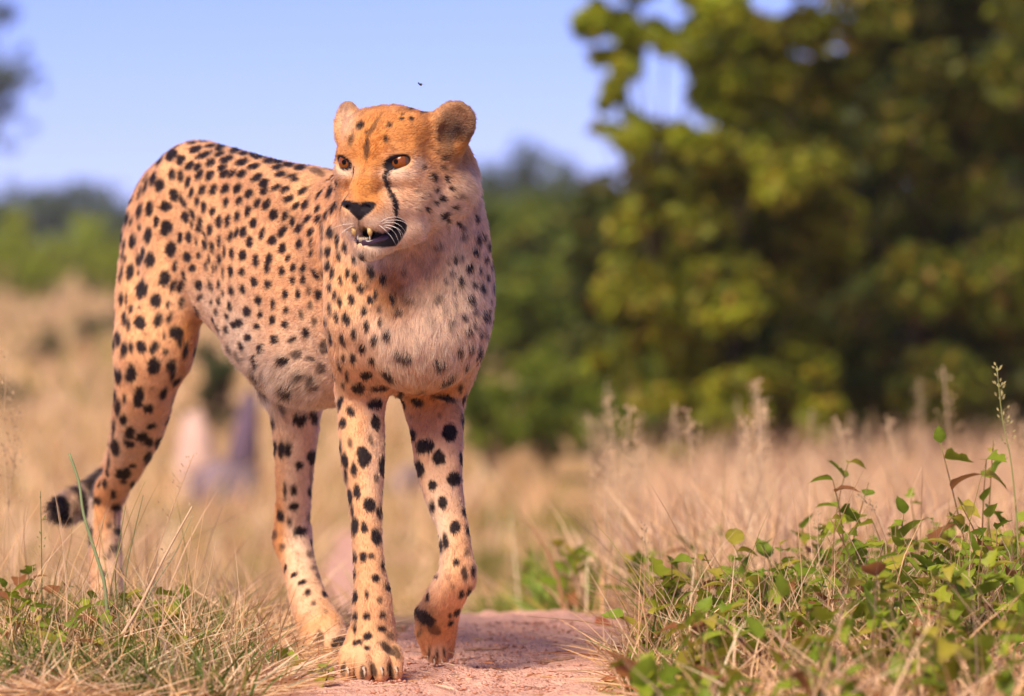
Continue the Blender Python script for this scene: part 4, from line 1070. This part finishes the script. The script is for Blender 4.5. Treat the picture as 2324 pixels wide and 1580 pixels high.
stalk([(240, 1345), (218, 1259), (190, 1168), (179, 1094), (157, 1029)], .10, .0065, .004, (.24, .30, .14), 'broad grey-green grass blade with a bleached tip crossing in front of the tail tip', None, None)
stalk([(95, 1335), (94, 1230), (92, 1115)], .15, .0026, .0012, (.14, .15, .05), 'thin dark green upright grass stalk left of the tail tip', None, (10, .008, .006), (.2, .22, .06))
stalk([(180, 1582), (250, 1480), (312, 1385), (370, 1270), (436, 1150)], -.12, .0075, .0030, (.66, .45, .28), 'long thick pale straw stalk leaning right across the left verge', None, (26, .02, .006))
stalk([(330, 1330), (357, 1250), (400, 1130), (440, 1029)], .35, .0032, .0012, (.60, .38, .22), 'thin tan grass stalk beside the right hind leg with a faint seed head', None, (30, .03, .005))
TH = 'thin bare grass stalks before the right hind leg of the cheetah'
for pts, c in (([(283, 1330), (300, 1230), (325, 1124)], (.20, .20, .08)), ([(250, 1340), (285, 1200), (330, 1090)], (.42, .30, .12)), ([(270, 1400), (262, 1290), (285, 1150)], (.18, .20, .07)),
               ([(330, 1370), (395, 1260), (438, 1168)], (.30, .30, .16)), ([(410, 1390), (425, 1290), (437, 1195)], (.55, .36, .2)), ([(440, 1420), (470, 1330), (490, 1230)], (.58, .4, .25)), ([(150, 1400), (200, 1300), (238, 1170)], (.42, .28, .12))):
    stalk(pts, .12, .003, .0012, c, 'thin bare grass stalk rising before the lower right hind leg of the cheetah', TH)
for pts in ([(20, 1200), (10, 1000), (14, 800)], [(8, 1250), (30, 1050), (36, 930)], [(2, 1240), (22, 1120), (40, 1000)]):
    stalk(pts, .9, .003, .001, (.58, .40, .24), 'feathery pale grass stalk with an open seed head left of the tail', 'feathery seed heads left of the tail', (60, .035, .006))
stalk([(2310, 1230), (2296, 1060), (2275, 950), (2262, 830)], .35, .0034, .0014, (.30, .30, .10), 'tall green grass stalk with a seed head above the herbs of the right verge', None, (46, .016, .008), (.42, .36, .16))
for pts in ([(1860, 1290), (1856, 1230), (1855, 1165)], [(2010, 1230), (1985, 1160), (1945, 1125)], [(1625, 1400), (1622, 1330), (1615, 1285)], [(1475, 1330), (1468, 1260), (1460, 1190)]):
    stalk(pts, .40, .0022, .001, (.60, .42, .28), 'short tan grass stalk with a small seed head among the right herbs', 'small seed heads among the right herbs', (22, .010, .006))
for i in range(36):
    px = 1330 + 1020 * rr.random(); Y = rr.uniform(2.0, 7.0); t = rr.uniform(860, 1040) - (50 if px > 1900 else 0)
    stalk([(px, 1260), (px + rr.uniform(-15, 15), 1130), (px + rr.uniform(-40, 40), t)], Y, .005, .002, (.62, .45, .30), 'blurred pale grass plume standing in the meadow right of the cheetah', 'pale grass plumes of the right meadow', (75, .05, .009), (.62, .44, .27))

# --- fallen leaves and twigs on the path
def fallen(px, py, size, rot, col, label, group=None, Y=None, tilt=.3):
    D = CAM_Z * F / (py - HORIZON); Y = D - 8
    x = (px - 1162) / F * D
    me = leaf_mesh('fallen_leaf', col, .05, .5)
    o = link('fallen_leaf', me)
    o.location = (x, Y, float(ground_z(np.array([x]), np.array([Y]))[0]) + .012)
    o.rotation_euler = (tilt, .5, rot); o.scale = (size * 1.3, size, size)
    return tag(o, label, 'leaf', group)
fallen(655, 1502, .030, 1.7, (.30, .060, .018), 'curled rust-red dead leaf lying left of the hind paw')
fallen(612, 1497, .022, 1.2, (.26, .075, .03), 'small brown dead leaf in straw beside the rust-red leaf')
fallen(1350, 1430, .034, -1.4, (.52, .15, .065), 'orange-red dead leaf at the crest of the path by the right verge')
fallen(192, 1500, .030, .2, (.62, .26, .17), 'pinkish dried leaf standing in the straw of the left verge', tilt=1.2)
fallen(1408, 1492, .016, .7, (.20, .02, .02), 'tiny dark red leaf at the foot of the right verge')
twig_mat = material('twig', (.20, .10, .07), .9, .1, noise=(200, (.32, .2, .14), .4, .6))
def twig(px, py, ln, rot, r, label, group=None):
    D = CAM_Z * F / (py - HORIZON); Y = D - 8; x = (px - 1162) / F * D
    pts = [Vector((ln * (t - .5), .05 * ln * math.sin(t * 3.5 + px), .5 * r * math.sin(t * 4 + py))) for t in np.linspace(0, 1, 9)]
    rad = [r * (.45 + .55 * math.sin(math.pi * (t * .8 + .15))) for t in np.linspace(0, 1, 9)]
    o = link('twig', tube(pts, rad, twig_mat, 'twig', 6)); o.rotation_euler = (0, 0, rot)
    o.location = (x, Y, float(ground_z(np.array([x]), np.array([Y]))[0]) + r * .8)
    return tag(o, label, 'twig', group)
twig(1095, 1476, .07, .12, .0022, 'thin dry twig lying on the sand right of the lifted forepaw')
twig(1265, 1506, .055, .1, .0045, 'thick dark bit of bark on the open sand of the path')
twig(930, 1478, .05, .2, .0020, 'thin dark twig on the sand between the two forepaws')
for i in range(22):
    twig(rr.uniform(960, 1390), rr.uniform(1462, 1572), rr.uniform(.008, .022), rr.uniform(-.6, .6), rr.uniform(.0007, .0016), 'tiny dark crumb of twig scattered on the sandy path', 'twig crumbs on the path')
# pebbles and crumbs of sand
pv = []; pt = []; pc = []
oct_ = np.array([[1, 0, 0], [-1, 0, 0], [0, 1, 0], [0, -1, 0], [0, 0, 1], [0, 0, -1]], float)
octf = np.array([[0, 2, 4], [2, 1, 4], [1, 3, 4], [3, 0, 4], [2, 0, 5], [1, 2, 5], [3, 1, 5], [0, 3, 5]])
for i in range(4200):
    Y = RNG.uniform(-.5, 1.3); x = path_x(Y) + path_w(Y) * RNG.uniform(-1.05, 1.05)
    s_ = .0009 + .0030 * RNG.random() ** 3
    z = float(ground_z(np.array([x]), np.array([Y]))[0])
    pt.append(octf + 6 * i); pv.append(oct_ * s_ * (.6 + .8 * RNG.random((6, 3))) * np.array([1.3, 1, .7]) + np.array([x, Y, z + s_ * .3]))
    pc.append(np.tile(np.array([.55, .27, .19]) * (.45 + .9 * RNG.random()), (6, 1)))
peb = mesh_from('path_grit', np.concatenate(pv), np.concatenate(pt), [material('grit', attr='tint', rough=.9, spec=.1)], False)
color_attr(peb, np.concatenate(pc))
tag(link('path_grit', peb), 'small grit and crumbs of sand on the path', 'grit', kind='stuff')

# --- trees and bushes
bark = material('bark', (.13, .085, .05), .9, .1, noise=(18, (.07, .045, .03), .4, .6), bump=(40, .8, .02))
crown_mat = material('foliage', attr='tint', rough=.55, spec=.3, transl=.38)
def crown_mesh(clumps, nleaf, size, cols, weights, seed, flat=.5):
    """leaves spread through clumps: (centre, radius) -> many small folded leaves"""
    r = np.random.default_rng(seed)
    cen = np.array([c for c, _ in clumps]); rad = np.array([k for _, k in clumps])
    pr = rad ** 2 / (rad ** 2).sum(); k = r.choice(len(clumps), nleaf, p=pr)
    d = r.standard_normal((nleaf, 3)); d /= np.linalg.norm(d, axis=1)[:, None]
    pos = cen[k] + d * (rad[k] * r.random(nleaf) ** .42)[:, None] * np.array([1, 1, .8])
    nv = d * .5 + r.standard_normal((nleaf, 3)) * .6; nv[:, 2] += flat; nv /= np.linalg.norm(nv, axis=1)[:, None]
    t = np.cross(nv, r.standard_normal((nleaf, 3))); t /= np.linalg.norm(t, axis=1)[:, None]; b = np.cross(nv, t)
    s = size * (.6 + .8 * r.random(nleaf))[:, None]
    V = np.stack([pos - t * s * .5, pos + b * s * .30 + nv * s * .08, pos + t * s * .5, pos - b * s * .30 + nv * s * .08], 1)
    ci = r.choice(len(cols), nleaf, p=np.array(weights) / sum(weights))
    hue = (1 + .22 * r.standard_normal(len(clumps)))[k]
    C = np.array(cols)[ci] * np.clip(hue * (1 + .2 * r.standard_normal(nleaf)), .3, 2)[:, None]
    me = mesh_from('crown', V.reshape(-1, 3), np.arange(nleaf * 4).reshape(-1, 4), [crown_mat], False)
    color_attr(me, np.repeat(np.clip(C, .004, .5), 4, 0))
    return me
def tree(name, base, clumps, nleaf, size, cols, weights, seed, label, cat, group, trunk_r=.05, stems=1):
    r = random.Random(seed)
    root = link(name, None); root.location = base
    b = Vector(base)
    cl = [(np.array(c) - np.array(base), k) for c, k in clumps]
    o = link('crown', crown_mesh(cl, nleaf, size, cols, weights, seed), root)
    top = Vector(np.mean([c for c, _ in cl], 0))
    for s in range(stems):
        f = Vector((r.uniform(-.25, .25) * top.z * (stems > 1), r.uniform(-.2, .2) * top.z * (stems > 1), 0))
        pts = [f * .15, f * .5 + top * .3 + Vector((r.uniform(-.06, .06) * top.z, 0, 0)), f * .9 + top * .65, top + f]
        link('trunk', tube(pts, [trunk_r * 1.3, trunk_r, trunk_r * .75, trunk_r * .4], bark, 'trunk', 8), root)
    sel = list(range(len(cl))); r.shuffle(sel)
    for i in sel[:14]:
        c = Vector(cl[i][0]); a = top * r.uniform(.35, .75)
        m = a.lerp(c, .5) + Vector((0, 0, -.08 * (c - a).length))
        link('branch', tube([a, m, c], [trunk_r * .5, trunk_r * .3, trunk_r * .12], bark, 'branch', 6), root)
    return tag(root, label, cat, group)
def blob_clumps(cx, cy, cz, rx, ry, rz, n, k0, k1, seed, shell=.55):
    r = np.random.default_rng(seed); out = []
    for i in range(n):
        d = r.standard_normal(3); d /= np.linalg.norm(d); q = r.random() ** shell
        out.append((np.array([cx + d[0] * rx * q, cy + d[1] * ry * q, cz + d[2] * rz * q]), r.uniform(k0, k1)))
    return out
def at_base(px, Y):
    x = (px - 1162) / F * (Y + 8)
    return (x, Y, float(ground_z(np.array([x]), np.array([Y]))[0]) - .03)
LG = [(.25, .27, .016), (.16, .19, .013), (.32, .26, .018), (.22, .14, .02)]
# the big bush at the right: two broad crowns with the sunlit outer edge coloured yellow-green
Y0 = 15.0
def cl_px(lst, Y, seed):
    """clumps given where they show: column, row, radius"""
    r = np.random.default_rng(seed)
    out = []
    for x, y, k in lst:
        for j in range(1 if k < 32 else 4):
            o = r.standard_normal(3) * (0 if k < 32 else .55)
            out.append((P(x + o[0] * k, y + o[1] * k, Y + r.uniform(-.6, .8)), S(k, Y) * (1 if k < 32 else r.uniform(.38, .75))))
    return out
c1 = cl_px([(1345, 20, 45), (1400, 60, 60), (1420, 150, 45), (1395, 195, 38), (1360, 130, 28), (1470, 40, 70), (1560, 60, 80), (1330, -40, 60), (1450, -60, 90), (1600, -80, 130),
            (1420, 290, 42), (1440, 330, 48), (1375, 235, 22), (1500, 130, 40), (1530, 330, 70), (1620, 300, 90), (1470, 420, 60), (1480, 520, 80), (1600, 480, 110), (1560, 640, 120),
            (1480, 700, 90), (1660, 160, 110), (1700, 380, 120), (1700, 560, 140), (1600, 800, 130), (1740, 760, 150), (1500, 850, 80), (1780, 40, 140), (1820, 240, 140), (1820, 480, 150), (1660, 900, 110), (1800, 900, 110), (1540, 950, 80), (1440, 620, 60), (1700, 960, 80), (1430, 800, 60), (1480, 930, 70), (1590, 960, 80), (1760, 960, 80), (1850, 970, 80), (1500, 780, 80)], Y0, 1)
cA = [c for c in c1 if c[0][2] > P(0, 345, Y0)[2] and c[0][0] < P(1720, 0, Y0)[0]]; c1 = [c for c in c1 if not any(c is q for q in cA)]  # lit upper-left clumps, split off to carry brighter leaf colours
tree('sunlit_bush_top', at_base(1560, Y0 + .3), cA, 11000, .062, [(.30, .33, .018), (.20, .25, .014), (.36, .32, .02)], [4, 4, 2], 20, 'sunlit yellow-green top of the olive bush, its light put into the leaf colour', 'tree', None, .016, 2)
tree('mopane_bush', at_base(1650, Y0), c1, 30000, .060, LG, [5, 5, 3, 1.5], 21, 'big olive-green bush standing beneath its sunlit yellow-green top', 'bush', None, .014, 4)
c2 = cl_px([(1950, 80, 170), (2100, 0, 200), (2250, 60, 180), (1980, 330, 170), (2150, 250, 200), (2320, 300, 200), (1960, 560, 170), (2120, 520, 200), (2300, 560, 200), (2000, 780, 150), (2160, 760, 170),
            (2320, 800, 160), (1860, 700, 140), (2100, 920, 110), (2280, 940, 110), (1900, 900, 100), (2450, 150, 200), (2480, 500, 220), (2050, -220, 220), (2300, -200, 220), (1850, -160, 200)], Y0 + 1.2, 2)
tree('mopane_bush', at_base(2200, Y0 + 1.2), c2, 32000, .064, [(.17, .185, .016), (.11, .14, .014), (.25, .19, .022), (.19, .11, .024)], [5, 6, 2, 1], 22, 'big dark olive bush behind the grass, next to the lighter olive one', 'bush', None, .018, 4)
G4 = 'dense bushes behind the big olive ones'
for i, (px, top, Y, hw) in enumerate(((1500, 300, 21, 170), (1720, 60, 23, 230), (1950, -60, 22, 230), (2180, -80, 24, 240), (2380, 0, 22, 200))):
    Yb = Y; bb = at_base(px, Yb); zt = float(P(px, top, Yb)[2]); hh = zt - bb[2]; R_ = hw / F * (Yb + 8)
    tree('dense_bush', bb, blob_clumps(bb[0], Yb, bb[2] + hh * .5, R_, R_, hh * .5, 50, .16, .28, 900 + i), 6500, .12, [(.085, .10, .014), (.06, .08, .012), (.13, .09, .018)], [3, 3, 1], 900 + i,
         'dark dense bush closing the gaps behind the big olive bushes', 'bush', G4, .03, 3)
DG = [(.15, .20, .016), (.10, .15, .013), (.20, .20, .02)]
# green trees behind the left side of that bush
def round_tree(px, top, base_row_Y, halfw, label, seed, cols=DG, w=(4, 4, 2), n=2600, size=None, name='savanna_tree', group=None, low=.15, nc=46):
    Y = base_row_Y; D = Y + 8
    b = at_base(px, Y); zt = float(P(px, top, Y)[2]); h = zt - b[2]; R = halfw / F * D
    cz = b[2] + h * (.5 + low * .5); rz = h * (.5 - low * .5)
    k = min(R, rz)
    cl = blob_clumps(b[0], Y, cz, R * .8, R * .8, rz * .82, nc, .20 * k, .36 * k, seed)
    return tree(name, b, cl, n, size or .16 * k, cols, w, seed, label, 'tree', group, max(.03, .05 * h), 2)
MID = 'green trees behind the meadow'
for i, (px, top, Y, hw) in enumerate(((1190, 560, 30, 160), (1340, 520, 32, 150), (1120, 415, 48, 170), (1290, 408, 52, 190), (1440, 440, 46, 150), (960, 480, 55, 170), (1060, 700, 24, 90), (1250, 720, 22, 130), (1420, 700, 20, 110), (1115, 830, 19, 100), (1235, 800, 18.5, 120), (1360, 810, 18, 110), (1450, 860, 17, 90))):
    round_tree(px, top, Y, hw, ('mid-green rounded tree standing between the cheetah and the big olive bush' if Y < 40 and top < 600 else 'tall yellowish green tree in the back row behind the meadow' if Y >= 40 else 'low dark green bush at the foot of the trees behind the meadow'), 600 + i, group=('middle row of trees' if Y < 40 and top < 600 else 'back row of trees' if Y >= 40 else 'low bushes before the trees'))
FAR = 'far tree line'
for i, (px, top, Y, hw) in enumerate(((40, 395, 210, 130), (170, 380, 230, 140), (300, 425, 200, 120), (-60, 420, 190, 120), (1180, 296, 230, 120), (1100, 325, 215, 100), (1280, 335, 240, 120), (1380, 390, 220, 90), (420, 430, 210, 130), (560, 440, 205, 130), (700, 440, 215, 130))):
    round_tree(px, top, Y, hw, 'hazy dark tree of the far tree line under the blue sky', 700 + i, [(.07, .11, .03), (.055, .09, .028)], (1, 1), 1500, group=FAR, low=.0)
LB = 'bright green bushes on the left plain'
for i, (px, top, Y, hw) in enumerate(((30, 450, 110, 90), (210, 475, 105, 110), (120, 520, 98, 80), (280, 540, 92, 60), (-40, 500, 95, 90), (360, 500, 100, 90), (70, 560, 90, 60))):
    round_tree(px, top, Y, hw, 'bright green bush in front of the far tree line on the left plain', 800 + i, [(.38, .43, .025), (.24, .33, .02)], (1, 1), 1500, name='savanna_bush', group=LB, low=.0)
for i, (px, top, Y, hw, lab) in enumerate(((95, 735, 45, 68, 'dark green shrub alone on the tan plain left of the cheetah'), (200, 690, 52, 50, 'pale green shrub between the lone dark shrub and the thigh of the cheetah'), (20, 850, 30, 60, 'low olive shrub at the near edge of the tan plain'), (258, 690, 60, 38, 'small shrub just beside the outer thigh of the cheetah'), (485, 720, 24, 105, 'grey-green shrub seen between hind leg and belly of the cheetah'))):
    round_tree(px, top, Y, hw, lab, 850 + i, [(.085, .11, .03), (.06, .08, .03)], (1, 1), 900, name='shrub', low=.0, nc=20)
# thin thorn tree whose twigs reach in at the upper left
Yt = 70.0
c3 = cl_px([(20, 200, 40), (-20, 120, 60), (45, 180, 26), (80, 170, 24), (15, 30, 30), (-30, 20, 60), (30, 250, 24), (70, 290, 22), (20, 330, 26), (-60, 220, 90), (-140, 80, 110), (-150, 260, 100), (100, 200, 16), (55, 110, 20), (-200, 160, 120)], Yt, 3)
tree('thorn_tree', at_base(-170, Yt), c3, 3400, .11, [(.055, .085, .045), (.05, .07, .045), (.12, .10, .03)], [4, 3, 1], 31, 'thin blue-green thorn tree reaching into the sky at upper left', 'tree', None, .10, 1)
wood = []
wr = np.random.default_rng(77)
for i in range(190):
    px = wr.choice((wr.uniform(-5200, -330), wr.uniform(2650, 7500))); Y = wr.uniform(16, 60) if wr.random() < .25 else wr.uniform(70, 230)
    b = at_base(px, Y); h = wr.uniform(1.4, 2.6) * (1.0 if Y < 60 else 1.5)
    wood += [(np.array([b[0], Y, b[2] + h * .5]) + wr.standard_normal(3) * np.array([h * .35, h * .35, h * .22]), h * wr.uniform(.15, .30)) for _ in range(12)]
wd = link('woodland', crown_mesh(wood, 60000, .30, [(.15, .20, .02), (.10, .15, .02), (.20, .18, .03)], [3, 3, 1], 78))
tag(wd, 'scattered green woodland of the plain reading as one mass of bushes', 'woodland', kind='stuff')
# pale boulder and dead stump seen between the legs
def rock(name, px, Y, w, h, col, col2, label, cat, seed, up=None):
    b = at_base(px, Y); bm = bmesh.new(); bmesh.ops.create_icosphere(bm, subdivisions=3, radius=1.0)
    V = np.array([v.co[:] for v in bm.verts])
    V *= (1 + .22 * vnoise(V * 1.6 + seed, seed) + .10 * vnoise(V * 4 + seed, seed + 1))[:, None]
    V = V * np.array([w, w * .8, h])
    if up: V[:, 0] *= 1 - .35 * V[:, 2] / h; V[:, 0] += up * V[:, 2]
    for v, c in zip(bm.verts, V): v.co = c
    me = bpy.data.meshes.new(name); bm.to_mesh(me); bm.free()
    me.polygons.foreach_set('use_smooth', np.ones(len(me.polygons), bool))
    me.materials.append(material(name, col, .9, .15, noise=(6, col2, .4, .6), bump=(20, .6, .05)))
    o = link(name, me); o.location = (b[0], b[1], b[2] + h * .35)
    return tag(o, label, cat)
rock('boulder', 448, 17, .11, .30, (.62, .42, .36), (.5, .33, .28), 'pale pinkish boulder blurred between the hind legs of the cheetah', 'boulder', 3)
rock('tree_stump', 548, 17, .075, .42, (.15, .10, .15), (.11, .08, .11), 'grey-purple dead tree stump standing beside the pale boulder', 'stump', 5, .12)
rock('boulder', 505, 16, .19, .16, (.25, .18, .22), (.16, .12, .15), 'low dark grey-purple boulder at the foot of the stump', 'boulder', 7)
rock('boulder', 930, 17, .10, .12, (.26, .19, .20), (.16, .12, .13), 'grey boulder blurred between the two forelegs of the cheetah', 'boulder', 9)

# --- a fly over the head
fly = link('fly', None); fly.location = P(954, 192, -.02)
dk = material('fly_body', (.02, .015, .02), .4, .4); wg = material('fly_wing', (.35, .35, .4), .3, .5, transl=.5)
link('abdomen', uv_ball('abdomen', .0019, dk, 12, (1.5, 1, .9)), fly)
hd_ = link('head', uv_ball('head', .0012, dk, 12), fly); hd_.location = (-.0034, 0, .0008)
for sg in (-1, 1):
    w = link('wing', mesh_from('wing', [(-.001, 0, 0), (.001, sg * .003, .001), (.0045, sg * .0035, .0005), (.004, sg * .001, 0)], [(0, 1, 2, 3)], [wg], False), fly)
    w.location = (0, 0, .0015)
fly.rotation_euler = (0, .45, 0)
tag(fly, 'tiny dark fly in the blue sky above the head of the cheetah', 'fly')
print('done', _t.time() - _t0)

# --- the air
air = bpy.data.materials.new('haze'); air.use_nodes = True
an, al = air.node_tree.nodes, air.node_tree.links
an.clear()
pvol = an.new('ShaderNodeVolumePrincipled')
pvol.inputs['Color'].default_value = (.86, .90, 1.0, 1); pvol.inputs['Density'].default_value = .0004
ao = an.new('ShaderNodeOutputMaterial'); al.new(pvol.outputs[0], ao.inputs['Volume'])
bm = bmesh.new(); bmesh.ops.create_cube(bm, size=1.0)
hm = bpy.data.meshes.new('haze'); bm.to_mesh(hm); bm.free(); hm.materials.append(air)
haze = link('haze', hm); haze.scale = (460, 510, 16); haze.location = (0, 236, 6.0)
tag(haze, 'thin pale haze in the air over the savanna', 'haze', kind='stuff')
